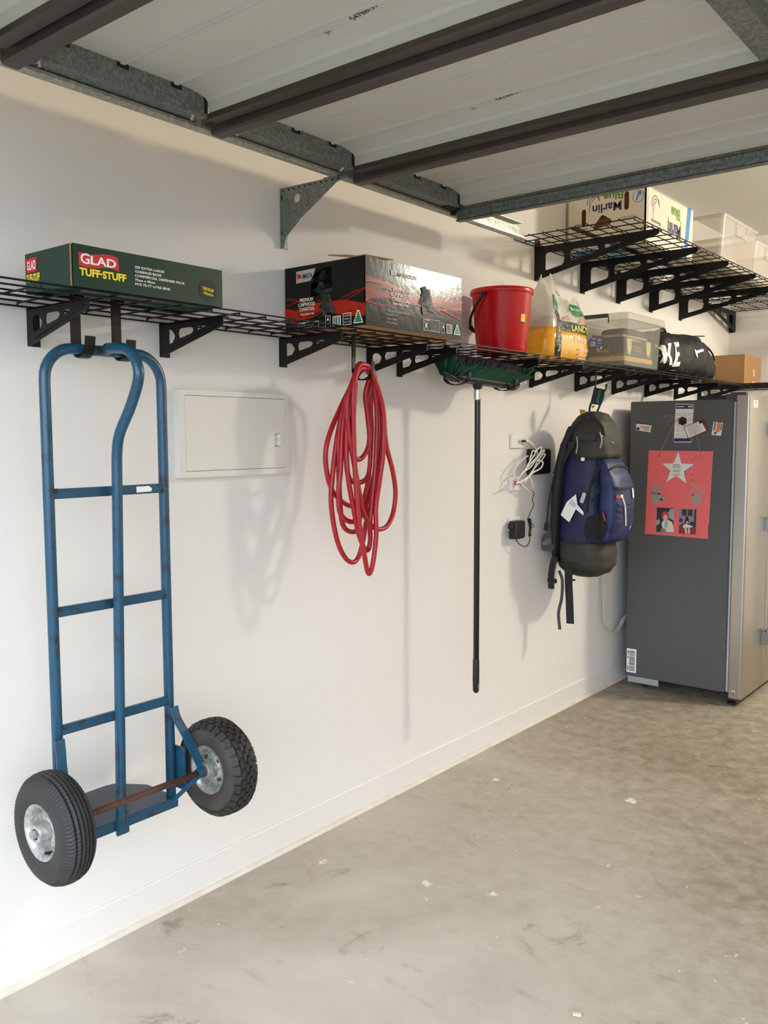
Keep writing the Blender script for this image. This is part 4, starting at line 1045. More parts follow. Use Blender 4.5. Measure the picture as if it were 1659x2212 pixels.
# ------------------------------------------------------------------ clear storage box with black clips
CLEAR = plastic_clear('clear storage plastic', (206, 204, 190), 0.15, 0.12)
CLEARL = plastic_clear('cloudy lid plastic', (214, 210, 196), 0.40, 0.2)
qx0, qx1, qy0, qy1 = 0.088, 0.330, 4.305, 4.745
qz = 2.10
cbx = thing('storage_box', 'clear lidded storage box with a blue 25 litre label', 'storage box', ((qx0+qx1)/2, (qy0+qy1)/2, ZL))
def tray(x0, x1, y0, y1, z0, z1, fl, t=0.003, r=0.02, floor=True):
    o = []
    for (dz, g, i) in ((0, 0, 0), (1, 1, 0), (1, 1, 1), (0, 0, 1)):
        e = fl*g; ins = t*i
        z = z0+(z1-z0)*dz+(t if (i and not dz) else 0)
        o.append([Vector((a, b, z)) for a, b in rrect(x0-e+ins, x1+e-ins, y0-e+ins, y1+e-ins, r, 5)])
    return MB().loft(o, True)
smooth_by_angle(build('box_body', tray(qx0, qx1, qy0, qy1, ZL, qz, 0.010), CLEAR, cbx), 40)
lid = [[Vector((a, b, z)) for a, b in rrect(qx0-0.022+i, qx1+0.022-i, qy0-0.022+i, qy1+0.045-i, 0.03, 5)] for z, i in ((qz-0.004, 0.002), (qz-0.004, 0.0), (qz+0.024, 0.0), (qz+0.030, 0.006), (qz+0.030, 0.02))]
smooth_by_angle(build('lid', MB().loft(lid, True), CLEARL, cbx), 40)
build('clip_handle', MB().box(qx0-0.005, qx1-0.085, qy0-0.034, qy0-0.022, qz+0.008, qz+0.028).box(qx1-0.088, qx1-0.083, qy0-0.028, qy0-0.020, qz-0.02, qz+0.012), mat('dark grey clip', (62, 62, 58), 0.45), cbx, bevel=0.002)
# contents: two stacked tool cartons and loose pieces
t1 = MB().box(qx0+0.022, qx1-0.022, qy0+0.03, qy1-0.04, ZL+0.006, ZL+0.150)
tc = build('tool_carton', t1, mat('charcoal carton print', (66, 64, 58), 0.6), cbx)
F1 = Face((qx0+0.022, qy0+0.03, ZL+0.006), (1, 0, 0), (0, 0, 1)); F2 = Face((qx1-0.022, qy0+0.03, ZL+0.006), (0, 1, 0), (0, 0, 1))
yb = MB(); F1.rect(yb, 0, 0.198, 0.022, 0.046, 0.001); F2.rect(yb, 0, 0.365, 0.022, 0.046, 0.001)
build_clusters('yellow_band', yb, mat('tan yellow band', (212, 166, 92), 0.6), cbx)
tl = MB(); F1.frame(tl, 0.05, 0.115, 0.066, 0.088, 0.0015, 0.001); F1.rect(tl, 0.056, 0.109, 0.072, 0.081, 0.001); F2.rect(tl, 0.12, 0.22, 0.100, 0.103, 0.001); F2.rect(tl, 0.12, 0.22, 0.078, 0.081, 0.001)
F2.frame(tl, 0.125, 0.215, 0.085, 0.096, 0.002, 0.0012); F2.rect(tl, 0.09, 0.15, 0.129, 0.139, 0.0012); F2.rect(tl, 0.155, 0.21, 0.129, 0.134, 0.0012)
for k in range(5): F1.rect(tl, 0.012+0.036*k, 0.038+0.036*k, 0.050, 0.053, 0.001)
build_clusters('carton_print', tl, mat('tan print', (196, 150, 90), 0.6), cbx)
sw = MB()
for yy in (0.03, 0.28): F2.poly(sw, [(yy, 0.138), (yy+0.06, 0.138), (yy+0.06, 0.09), (yy+0.045, 0.06), (yy+0.04, 0.048), (yy+0.03, 0.07), (yy+0.02, 0.055), (yy+0.01, 0.075)], 0.0012)
F1.poly(sw, [(0.04, 0.09), (0.06, 0.12), (0.068, 0.085), (0.055, 0.070)], 0.0012)
build_clusters('carton_picture', sw, mat('pale yellow picture', (214, 200, 140), 0.6), cbx)
build('folded_manual', MB().box(qx0+0.03, qx1-0.04, qy0+0.05, qy1-0.07, ZL+0.154, ZL+0.166), mat('dull green paper', (170, 168, 130), 0.7), cbx)
build('grey_pouch', MB().loft([sring((qx0+qx1)/2, (qy0+qy1)/2+0.02, ZL+0.168+z, 0.085*k, 0.16*k, 24, 0.6) for z, k in ((0, 0.9), (0.015, 1), (0.032, 0.9), (0.042, 0.5))]), mat('dark grey pouch', (70, 70, 68), 0.7), cbx, smooth=True)
FS = Face((qx0, qy0-0.006, ZL), (1, 0, 0), (0, 0.04, 1), (0, -1, 0))
bl_, wh_, rd_ = MB(), MB(), MB()
FS.poly(bl_, [(0.045, 0.105), (0.112, 0.090), (0.118, 0.135), (0.122, 0.150), (0.058, 0.162), (0.052, 0.150)], 0.002)
FS.poly(rd_, [(0.058, 0.162), (0.122, 0.150), (0.121, 0.154), (0.062, 0.166)], 0.0022)
FS.text(wh_, '25', 0.086, 0.134, 0.012, 0.018, bold=0.02, h=0.0028, rot=-8); FS.text(wh_, 'LITRE', 0.104, 0.131, 0.007, 0.014, h=0.0028, rot=-8)
FS.text(wh_, 'STORAGE', 0.083, 0.119, 0.008, 0.028, h=0.0028, rot=-8); FS.text(wh_, 'BOX', 0.083, 0.104, 0.008, 0.016, h=0.0028, rot=-8); FS.rect(wh_, 0.057, 0.078, 0.143, 0.149, 0.0028)
FS.rect(wh_, 0.050, 0.076, 0.108, 0.132, 0.0026); FS.bars(kk2 := MB(), 0.053, 0.073, 0.114, 0.128, 8, 0.0032)
FS.poly(wh_, [(0.100, 0.093), (0.113, 0.090), (0.116, 0.108)], 0.003)
build('blue_label', bl_, mat('blue label', (28, 84, 140), 0.5), cbx); build('label_red_edge', rd_, REDP, cbx); build('label_lettering', wh_, PRINTW, cbx); build('label_barcode', kk2, INK, cbx)

# ------------------------------------------------------------------ black sports bag
FAB = mat('black nylon', (11, 11, 12), 0.6, bump=(22, 0.5, 0.012))
db = thing('sports_bag', 'slumped black sports bag with white lettering on the shelf', 'sports bag', (0.18, 5.35, ZL))
prof = [(4.88, 0.05, 0.06), (4.90, 0.16, 0.11), (4.95, 0.225, 0.125), (5.05, 0.245, 0.13), (5.18, 0.232, 0.13), (5.30, 0.245, 0.135), (5.42, 0.262, 0.14), (5.55, 0.258, 0.14), (5.63, 0.225, 0.135), (5.71, 0.165, 0.125), (5.77, 0.105, 0.11), (5.80, 0.05, 0.07)]
rings = []
for y, hgt, hw in prof:
    cx = 0.178; ring = []
    for k in range(36):
        a = 2*PI*k/36
        u, v = hw*sgnpow(math.cos(a), 0.8), hgt/2*sgnpow(math.sin(a), 0.75)
        ring.append(Vector((cx+u+0.03*(v/hgt if hgt else 0)*-1, y, ZL+0.003+hgt/2+v)))
    rings.append(ring)
R2 = [[a.lerp(b, f) for a, b in zip(rings[i], rings[i+1])] for i in range(len(rings)-1) for f in (0, 0.25, 0.5, 0.75)]+[rings[-1]]
body = MB().loft(R2); wrinkle(body, 0.017, 12, 1.0)
body.v = [Vector((max(0.03, p.x), p.y, max(ZL+0.001, p.z))) for p in body.v]
bo = build('bag_body', body, FAB, db, smooth=True)
FD = Face((0.5, 4.88, ZL), (0, 1, 0), (0, 0, 1), (1, 0, 0)); FD.bvh = bvh_of(bo)
w_ = MB()
for P_ in ([(0.030, 0.052), (0.058, 0.047), (0.078, 0.152), (0.050, 0.157)], [(0.064, 0.092), (0.104, 0.166), (0.138, 0.170), (0.084, 0.084)], [(0.066, 0.106), (0.088, 0.106), (0.138, 0.046), (0.106, 0.042)],
           [(0.152, 0.040), (0.180, 0.038), (0.208, 0.176), (0.180, 0.180)], [(0.184, 0.148), (0.254, 0.158), (0.258, 0.186), (0.190, 0.176)], [(0.176, 0.094), (0.240, 0.102), (0.245, 0.126), (0.180, 0.118)], [(0.166, 0.036), (0.240, 0.044), (0.244, 0.070), (0.170, 0.062)]):
    FD.poly(w_, [(a-0.02, b) for a, b in P_], 0.004)
sw_ = [(0.46, 0.120), (0.475, 0.098), (0.50, 0.088), (0.505, 0.084), (0.495, 0.096), (0.503, 0.104), (0.545, 0.112), (0.575, 0.117), (0.578, 0.126), (0.545, 0.124), (0.50, 0.114), (0.475, 0.116)]
FD.poly(w_, [((a-0.5)*1.35+0.49, (b-0.1)*1.5+0.13) for a, b in sw_], 0.004)
build_clusters('white_lettering', w_, PRINTW, db)
bvd = FD.bvh
def onbag(u, v, h=0.006): return FD.pt(u, v, h)
build('carry_strap', MB().tube(spline([(0.20, 5.02, ZL+0.244), (0.22, 5.08, ZL+0.262), (0.20, 5.16, ZL+0.245)], 5), 0.009, 6), FAB, db, smooth=True)
build('zip_pull_strap', MB().bar((0.22, 5.56, ZL+0.262), (0.25, 5.66, ZL+0.268), 0.022, 0.006, (0, 0, 1)), FAB, db)
build('side_strap', MB().tube(spline([(0.26, 5.62, ZL+0.222), (0.29, 5.70, ZL+0.17), (0.295, 5.745, ZL+0.12)], 4), 0.006, 6), FAB, db, smooth=True)
sl = MB(); FD.rect(sl, 0.17, 0.215, 0.016, 0.021, 0.004)
build_clusters('small_lettering', sl, SILV, db)

# ------------------------------------------------------------------ plain brown carton
kc = thing('cardboard_carton', 'plain brown cardboard carton at the far end of the shelf', 'carton', (0.19, 6.55, ZL))
kx0, kx1, ky0, ky1, kz = 0.02, 0.292, 6.362, 6.76, 2.066
KRAFT = mat('kraft cardboard', (168, 128, 84), 0.8, var=(6, 0.5), col2=(152, 114, 74))
build('carton_shell', MB().box(kx0, kx1, ky0, ky1, ZL, kz), KRAFT, kc, bevel=0.003)
build('seam_flap', MB().box(kx1-0.0005, kx1+0.0015, ky0+0.002, ky1-0.01, ZL+0.004, kz-0.003), KRAFT, kc)
F = Face((kx1+0.0015, ky0, ZL), (0, 1, 0), (0, 0, 1)); tp_ = MB(); F.rect(tp_, 0.20, 0.25, 0.06, 0.11, 0.0006); F.rect(tp_, 0.19, 0.25, 0.0, 0.025, 0.0006)
build_clusters('packing_tape', tp_, mat('tan tape', (196, 164, 120), 0.3), kc)

# ------------------------------------------------------------------ upper shelf: banana carton and clear tubs
CREAM = mat('white printed carton', (232, 222, 202), 0.6, var=(8, 0.5), col2=(224, 213, 192))
NAVY = mat('navy print', (34, 40, 96), 0.55); LIME = mat('leaf green print', (104, 150, 44), 0.55); SKYB = mat('sky blue print', (72, 140, 196), 0.55)
px0, px1, py0, py1, pz0, pz1 = 0.014, 0.440, 4.262, 4.905, ZU+0.002, 2.735
pc = thing('banana_carton', 'white banana carton with upside-down blue and green print on the upper shelf', 'carton', ((px0+px1)/2, (py0+py1)/2, pz0))
W_, H_, D_ = px1-px0, pz1-pz0, py1-py0
slot = lambda u, v, w, h: rrect(u-w/2, u+w/2, v-h/2, v+h/2, w/2-0.0005, 5)
hand = [(0.335, 0.40), (0.35, 0.34), (0.40, 0.36), (0.555, 0.40), (0.58, 0.46), (0.565, 0.50), (0.48, 0.585), (0.455, 0.60), (0.435, 0.58)]
vs, fs = plate([(0, 0), (W_, 0), (W_, H_), (0, H_)], [slot(0.215*W_, 0.60*H_, 0.026, 0.085), slot(0.76*W_, 0.78*H_, 0.026, 0.09), [(a*W_, b*H_) for a, b in hand]], 0.006)
build('end_panel', MB().add([(px0+a, py0+0.003+c, pz0+b) for a, b, c in vs], fs), CREAM, pc)
vs, fs = plate([(0, 0), (D_, 0), (D_, H_), (0, H_)], [rrect(0.44*D_, 0.455*D_, 0.30*H_, 0.62*H_, 0.003), rrect(0.715*D_, 0.73*D_, 0.28*H_, 0.66*H_, 0.003)], 0.006)
build('front_panel', MB().add([(px1-0.003+c, py0+a, pz0+b) for a, b, c in vs], fs), CREAM, pc)
build('back_panel', MB().box(px0, px0+0.006, py0+0.006, py1-0.006, pz0, pz1), CREAM, pc)
build('far_panel', MB().box(px0, px1-0.006, py1-0.006, py1, pz0, pz1), CREAM, pc)
build('top_panel', MB().box(px0+0.006, px1-0.006, py0+0.006, py1-0.006, pz1-0.006, pz1), CREAM, pc)
build('base_panel', MB().box(px0+0.006, px1-0.006, py0+0.006, py1-0.006, pz0, pz0+0.005), CREAM, pc)
build('inner_tray', MB().box(px0+0.03, px1-0.03, py0+0.03, py0+0.04, pz0+0.006, pz1-0.01), mat('brown tray card', (150, 100, 48), 0.8), pc)
FE, FF, FU = Face((px0, py0, pz0), (1, 0, 0), (0, 0, 1)), Face((px1, py0, pz0), (0, 1, 0), (0, 0, 1)), Face((px0, py0, pz0), (1, 0, 0), (0, 1, 0), (0, 0, -1))
nv, gn, sk, ik = MB(), MB(), MB(), MB()
FE.text(nv, 'Marlin', 0.33*W_, 0.635*H_, 0.16*H_, 0.37*W_, bold=0.02, h=0.001, flip=True); FE.text(gn, 'Blue', 0.47*W_, 0.83*H_, 0.15*H_, 0.25*W_, bold=0.03, h=0.001, flip=True)
def fish(F, mb, u, v, s):
    for a0, a1, r, du in ((200, 20, 0.9, 0), (190, 60, 0.62, 0.1), (185, 80, 0.38, 0.25)):
        P = arc(u+du*s, v, r*s, a0, a1, 10)
        for p, q in zip(P, P[1:]): F.line(mb, p, q, 0.05*s+0.0012, 0.001)
    F.poly(mb, [(u+0.75*s, v+0.9*s), (u+0.95*s, v+0.5*s), (u+1.1*s, v-0.2*s), (u+0.85*s, v+0.3*s)], 0.001)
    F.line(mb, (u-0.6*s, v-0.1*s), (u-0.5*s, v-1.6*s), 0.0022, 0.001); F.line(mb, (u-0.3*s, v), (u-0.45*s, v-0.8*s), 0.0018, 0.001)
fish(FE, nv, 0.335*W_, 0.86*H_, 0.035)
FE.poly(sk, circ(0.905*W_, 0.82*H_, 0.030, 28), 0.0007)
FE.poly(ik := MB(), circ(0.905*W_, 0.82*H_, 0.027, 28), 0.001); wk = ik
nn2 = MB(); FE.poly(nn2, [(0.875*W_, 0.75*H_), (0.895*W_, 0.75*H_), (0.915*W_, 0.84*H_), (0.945*W_, 0.83*H_), (0.94*W_, 0.90*H_), (0.905*W_, 0.91*H_)], 0.0014)
for k in range(4): FE.rect(nn3 := (nn3 if k else MB()), 0.10*W_, (0.27-0.012*k)*W_, (0.385-0.045*k)*H_, (0.395-0.045*k)*H_, 0.001)
tx_ = MB(); FE.rect(tx_, 0.10*W_, 0.18*W_, 0.478*H_, 0.492*H_, 0.001); FE.rect(tx_, 0.20*W_, 0.27*W_, 0.478*H_, 0.492*H_, 0.001); FE.text(tx_, 'ITEM # 8517', 0.68*W_, 0.47*H_, 0.035*H_, 0.20*W_, h=0.001, flip=True)
FE.line(nv, (0.012*W_, 0.01*H_), (0.012*W_, 0.99*H_), 0.0022, 0.001); FE.line(nv, (0.985*W_, 0.01*H_), (0.985*W_, 0.99*H_), 0.0022, 0.001); FE.line(sk, (0.01*W_, 0.02*H_), (0.99*W_, 0.02*H_), 0.003, 0.001)
FF.text(nv, 'Marlin', 0.45*D_, 0.285*H_, 0.27*H_, 0.26*D_, bold=0.025, h=0.001, flip=True); FF.text(gn, 'Blue', 0.51*D_, 0.64*H_, 0.22*H_, 0.19*D_, bold=0.03, h=0.001, flip=True)
fish(FF, nv, 0.18*D_, 0.72*H_, 0.05); FF.text(tx_, 'Bananas', 0.10*D_, 0.38*H_, 0.07*H_, 0.19*D_, h=0.001, flip=True); FF.rect(tx_, 0.12*D_, 0.26*D_, 0.285*H_, 0.315*H_, 0.001)
FF.poly(sk, [(0.80*D_, 0.0), (0.875*D_, 0.0), (0.955*D_, H_), (0.87*D_, H_)], 0.0007); FF.line(nv, (0.01*D_, 0.985*H_), (0.99*D_, 0.985*H_), 0.002, 0.001); FF.line(nv, (0.035*D_, 0.0), (0.035*D_, H_), 0.002, 0.001)
FF.text(wz := MB(), 'Blue Marlin', 0.885*D_, 0.10*H_, 0.10*H_, 0.19*D_, h=0.0013, rot=68, flip=False)
FU.rect(sk, 0.03*W_, 0.35*W_, 0.06*D_, 0.17*D_, 0.0008); FU.rect(sk, 0.40*W_, 0.75*W_, 0.15*D_, 0.28*D_, 0.0008); FU.rect(sk, 0.2*W_, 0.5*W_, 0.36*D_, 0.46*D_, 0.0008)
FU.text(nv, 'Marlin', 0.50*W_, 0.45*D_, 0.05, 0.2, bold=0.02, h=0.001); FU.text(gn, 'Blue', 0.55*W_, 0.58*D_, 0.05, 0.15, bold=0.02, h=0.001)
build_clusters('navy_print', nv, NAVY, pc); build_clusters('green_print', gn, LIME, pc); build_clusters('sky_blue_print', sk, SKYB, pc); build('logo_disc', wk, CREAM, pc); build('logo_arrow', nn2, SKYB, pc); build_clusters('small_print', nn3, INK, pc); build_clusters('small_lettering', tx_, INK, pc); build('white_script', wz, PRINTW, pc)
TUB = plastic_clear('milky tub plastic', (222, 212, 200), 0.26, 0.3)
def tub(x0, x1, y0, y1, z1, label, dark):
    t = thing('storage_tub', label, 'storage tub', ((x0+x1)/2, (y0+y1)/2, ZU), 'clear tubs on the upper shelf')
    smooth_by_angle(build('tub_body', tray(x0+0.03, x1-0.03, y0+0.03, y1-0.03, ZU, z1, 0.022, 0.003, 0.03), TUB, t), 40)
    rim = [[Vector((a, b, z)) for a, b in rrect(x0+i, x1-i, y0+i, y1-i, 0.03, 5)] for z, i in ((z1-0.02, 0.001), (z1-0.004, 0), (z1, 0.006), (z1, 0.014), (z1-0.02, 0.014))]
    smooth_by_angle(build('rim', MB().loft(rim, False), TUB, t), 40)
    build('grip_recess', MB().box(x1-0.008, x1-0.004, (y0+y1)/2-0.1, (y0+y1)/2+0.1, z1-0.09, z1-0.055), TUB, t, bevel=0.002)
    for k in range(2):
        yy = (y0+y1)/2+(-0.25+0.5*k)*0.6*(y1-y0)
        build('rib', MB().box(x1-0.012, x1-0.004, yy-0.012, yy+0.012, z1-0.05, z1-0.02), TUB, t)
    build('folded_cloth', MB().loft([sring((x0+x1)/2, (y0+y1)/2, ZU+z, (x1-x0)*0.34*k, (y1-y0)*0.38*k, 24, 0.5) for z, k in ((0.006, 0.95), (0.03, 1), (0.08, 0.96), (0.10, 0.7))]), mat('pale folded cloth', (186, 174, 160), 0.9), t, smooth=True)
    if dark: build('blue_item', MB().box(x0+0.06, x0+0.20, y0+0.10, y0+0.16, ZU+0.11, ZU+0.14), mat('slate blue item', (96, 104, 124), 0.7), t, bevel=0.01)
    return t
tub(0.17, 0.575, 5.03, 5.66, 2.728, 'milky clear tub on the upper shelf right of the banana carton', False)
tub(0.15, 0.545, 5.73, 6.30, 2.70, 'second milky clear tub, at the right edge of the photo', True)

# ------------------------------------------------------------------ meter panel on the wall
PANEL = mat('white painted panel', (222, 218, 208), 0.5)
mp_ = thing('meter_panel', 'white flush wall panel with a hinged door and recessed latch', 'wall panel', (0, 1.96, 1.372))
my0, my1, mz0, mz1 = 1.712, 2.185, 1.374, 1.648
build('panel_frame', MB().add(*plate(rrect(my0, my1, mz0, mz1, 0.003), [rrect(my0+0.022, my1-0.018, mz0+0.020, mz1-0.016, 0.002)], 0.028)).xf(lambda p: (0.0145+p.z, p.x, p.y)), PANEL, mp_)
vs, fs = plate(rrect(my0+0.0235, my1-0.0195, mz0+0.0215, mz1-0.0175, 0.002), [[(2.117, 1.469), (2.147, 1.469), (2.147, 1.512), (2.117, 1.512)]], 0.004)
build('panel_door', MB().add([(0.0255+c, a, b) for a, b, c in vs], fs), PANEL, mp_)
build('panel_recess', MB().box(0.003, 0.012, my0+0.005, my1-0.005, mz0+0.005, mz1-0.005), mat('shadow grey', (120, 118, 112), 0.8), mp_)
lt = MB()
for z0, z1 in ((1.470, 1.489), (1.4925, 1.511)):
    lt.add([(0.0255, 2.118, z0), (0.0255, 2.146, z0), (0.0255, 2.146, z1), (0.0255, 2.118, z1), (0.015, 2.122, z0+0.002), (0.015, 2.138, z0+0.002), (0.015, 2.138, z1-0.002), (0.015, 2.122, z1-0.002)], [(0,1,5,4),(1,2,6,5),(2,3,7,6),(3,0,4,7),(4,5,6,7)])
lt.box(0.0235, 0.0285, 2.117, 2.147, 1.489, 1.4925)
build('latch', lt, PANEL, mp_)

# ------------------------------------------------------------------ wall plates, cables and adaptor
def wall_plate(y0, y1, z0, z1, d, label, name='wall_plate'):
    t = thing(name, label, 'wall socket', (0, (y0+y1)/2, z0), 'white wall plates')
    rings = [[Vector((x, a, b)) for a, b in rrect(y0+i, y1-i, z0+i, z1-i, 0.006, 4)] for x, i in ((0.0005, 0), (d-0.003, 0), (d, 0.003))]
    smooth_by_angle(build('cover', MB().loft(rings), WHITE, t), 30)
    return t
w1 = wall_plate(3.722, 3.840, 1.443, 1.513, 0.014, 'white antenna plate with a black plug, topmost of the three plates')
build('antenna_socket', MB().lathe([(0, 0.012), (0.007, 0.012), (0.007, 0.026), (0.004, 0.028), (0, 0.028)], (0.0, 3.790, 1.4775), 'x', 14), BOLT, w1)
build('socket_marks', MB().box(0.0138, 0.0146, 3.812, 3.818, 1.457, 1.462).box(0.0138, 0.0146, 3.824, 3.830, 1.457, 1.462), INK, w1)
w2 = wall_plate(3.716, 3.834, 1.233, 1.305, 0.014, 'white data plate with a red plug, middle of the three plates')
build('data_port', MB().box(0.013, 0.018, 3.735, 3.757, 1.262, 1.280), mat('pale grey port', (200, 198, 192), 0.5), w2)
w3 = wall_plate(3.712, 3.826, 1.036, 1.108, 0.016, 'white double power outlet with a black adaptor, lowest of the three plates')
for yy in (3.742, 3.796):
    build('switch', MB().loft([[Vector((x, a, b)) for a, b in rrect(yy-0.006+i, yy+0.006-i, 1.083+i, 1.104-i, 0.005, 4)] for x, i in ((0.0155, 0), (0.019, 0.0), (0.021, 0.002))]), WHITE, w3)
nb = thing('network_box', 'flat black network box on the wall behind the white cable', 'network box', (0, 3.99, 1.305))
rings = [[Vector((x, a, b)) for a, b in rrect(3.885+i, 4.085-i, 1.307+i, 1.437-i, 0.012, 5)] for x, i in ((0.0005, 0), (0.026, 0), (0.032, 0.005))]
smooth_by_angle(build('casing', MB().loft(rings), BLKP, nb), 30)
build('status_light', MB().box(0.0318, 0.0326, 4.06, 4.064, 1.42, 1.424), mat('dim green led', (60, 110, 70), 0.4), nb)
wc = thing('white_cable', 'bundled white antenna cable looped between the wall plates', 'cable', (0.07, 3.82, 1.28))
WCAB = mat('white cable', (236, 232, 224), 0.45)
ws = {
 'w0': (0.0042, [(0.030,3.822,1.4775),(0.036,3.836,1.477),(0.039,3.864,1.467),(0.042,3.905,1.439),(0.046,3.915,1.41),(0.049,3.906,1.381),(0.053,3.876,1.346),(0.056,3.828,1.311),(0.06,3.762,1.275)]),
 'w1': (0.0036, [(0.07,3.848,1.421),(0.07,3.867,1.434),(0.07,3.902,1.447),(0.07,3.915,1.441),(0.07,3.888,1.412),(0.07,3.811,1.354),(0.07,3.725,1.326)]),
 'w2': (0.0036, [(0.08,3.862,1.401),(0.08,3.901,1.428),(0.08,3.921,1.432),(0.08,3.917,1.424),(0.08,3.862,1.403),(0.075,3.756,1.346),(0.065,3.69,1.285),(0.05,3.75,1.273)]),
 'w3': (0.0036, [(0.085,3.846,1.379),(0.085,3.892,1.407),(0.085,3.916,1.414),(0.085,3.92,1.406),(0.085,3.893,1.385),(0.085,3.835,1.356),(0.085,3.726,1.285)]),
 'w4': (0.0032, [(0.075,3.786,1.384),(0.075,3.812,1.427),(0.075,3.831,1.429),(0.075,3.839,1.417),(0.075,3.801,1.387),(0.075,3.771,1.365),(0.075,3.757,1.346)]),
 'w5': (0.0040, [(0.09,3.852,1.38),(0.09,3.876,1.38),(0.09,3.892,1.366),(0.09,3.869,1.343),(0.09,3.795,1.324),(0.09,3.761,1.31),(0.09,3.687,1.285),(0.085,3.643,1.277)]),
 'w6': (0.0034, [(0.040,3.764,1.271),(0.05,3.772,1.257),(0.05,3.81,1.24),(0.05,3.849,1.225)]),
 'w7': (0.0030, [(0.05,3.814,1.404),(0.05,3.784,1.397),(0.05,3.713,1.362),(0.05,3.681,1.329),(0.05,3.693,1.302)]),
 'w8': (0.0028, [(0.06,3.814,1.308),(0.06,3.826,1.29),(0.06,3.858,1.244)])}
cab = MB()
for k, (r, pts) in ws.items(): cab.tube(spline(pts, 6), r, 8)
build('cable_loops', cab, WCAB, wc, smooth=True)
build('black_plug', MB().lathe([(0, 0), (0.005, 0), (0.0062, 0.003), (0.0062, 0.026), (0.0045, 0.032), (0, 0.032)], (0.030, 3.790, 1.4775), 'y', 12), BLKP, wc, smooth=True)
build('red_plug', MB().box(0.014, 0.034, 3.740, 3.752, 1.264, 1.280).box(0.024, 0.036, 3.752, 3.770, 1.266, 1.276), mat('red plug', (206, 34, 38), 0.4), wc, bevel=0.002)
build('cable_tie', MB().tube([(0.03, 3.875, 1.405), (0.09, 3.885, 1.400)], 0.003, 6), mat('yellow tie', (190, 176, 60), 0.5), wc)
pa = thing('power_adaptor', 'black plug-in power adaptor with a thin cord on the wall outlet', 'power adaptor', (0.04, 3.74, 0.99))
rings = [[Vector((x, a, b)) for a, b in rrect(3.694+i, 3.782-i, 1.000+i, 1.088-i, 0.010, 4)] for x, i in ((0.018, 0), (0.052, 0), (0.058, 0.004))]
smooth_by_angle(build('adaptor_body', MB().loft(rings), BLKP, pa), 30)
build('plug_head', MB().lathe([(0, 0.0165), (0.021, 0.0165), (0.022, 0.02), (0.022, 0.040), (0.018, 0.046), (0, 0.046)], (0, 3.705, 1.065), 'x', 24), BLKP, pa, smooth=True)
K0 = [(0.016,3.80,1.262),(0.04,3.81,1.247),(0.05,3.849,1.23),(0.05,3.877,1.217),(0.05,3.872,1.205),(0.05,3.862,1.187),(0.05,3.873,1.154),(0.05,3.84,1.118),(0.05,3.814,1.089)]
K1 = [(0.05,3.838,1.003),(0.05,3.837,0.977),(0.05,3.81,0.957),(0.05,3.778,0.959),(0.05,3.732,0.977),(0.045,3.712,1.0)]
build('cord', MB().tube(spline(K0, 6), 0.0020, 8).tube(spline(K1, 6), 0.0022, 8), BLKP, pa, smooth=True)
co = MB()
for k in range(6):
    yo = -0.010+0.004*k
    co.tube(spline([(0.050+0.003*(k % 3), 3.828+yo, 1.088), (0.052, 3.834+yo*0.4, 1.050), (0.050+0.003*(k % 2), 3.838+yo*0.9, 1.004), (0.054, 3.841-yo*0.6, 1.045), (0.052, 3.832-yo, 1.088)], 5, True), 0.0020, 6, closed=True)
co.tube(spline([(0.05, 3.836, 1.062), (0.055, 3.862, 1.062), (0.055, 3.866, 1.050), (0.052, 3.842, 1.04)], 4), 0.0018, 6)
build('tied_cord', co, BLKP, pa, smooth=True)
CORD = [(0.012,4.76,0.80),(0.014,4.752,0.739),(0.03,4.74,0.562),(0.03,4.752,0.437),(0.03,4.818,0.356),(0.03,4.89,0.333),(0.035,4.954,0.355),(0.045,4.992,0.397),(0.06,5.045,0.423)]
cm = MB().tube(spline(CORD, 6), 0.0042, 8).tube(spline([(x+0.004, y+0.012, z-0.008 if i > 2 else z) for i, (x, y, z) in enumerate(CORD)], 6), 0.0042, 8)
tag(build('twin_cable', cm, mat('grey white cord', (200, 196, 188), 0.5), smooth=True), 'pale twin cable drooping along the wall beside the fridge', 'cable')

# ------------------------------------------------------------------ fridge
fx0, fx1, fy0, fy1, fz0, fz1 = 0.092, 0.680, 4.93, 5.83, 0.068, 1.700
DARK = mat('dark grey fridge side', (80, 80, 79), 0.42, bump=(300, 0.08, 0.0006))
SS = mat('brushed stainless door', (176, 168, 156), 0.30, 0.85, bump=(220, 0.05, 0.0006))
fg = thing('fridge', 'tall fridge with dark grey side and stainless steel doors', 'fridge', (0.4, 5.38, 0))
build('cabinet', MB().box(fx0, fx1, fy0, fy1, fz0, fz1), DARK, fg, bevel=0.004)
build('door_gasket', MB().box(fx1, fx1+0.020, fy0+0.012, fy1-0.012, fz0+0.0, fz1-0.01), mat('grey gasket', (126, 126, 124), 0.6), fg)
build('gasket_edge', MB().box(fx1+0.002, fx1+0.012, fy0+0.006, fy0+0.013, fz0+0.01, fz1-0.02), mat('pale gasket edge', (176, 178, 176), 0.5), fg)
dx0, dx1 = fx1+0.020, 0.768
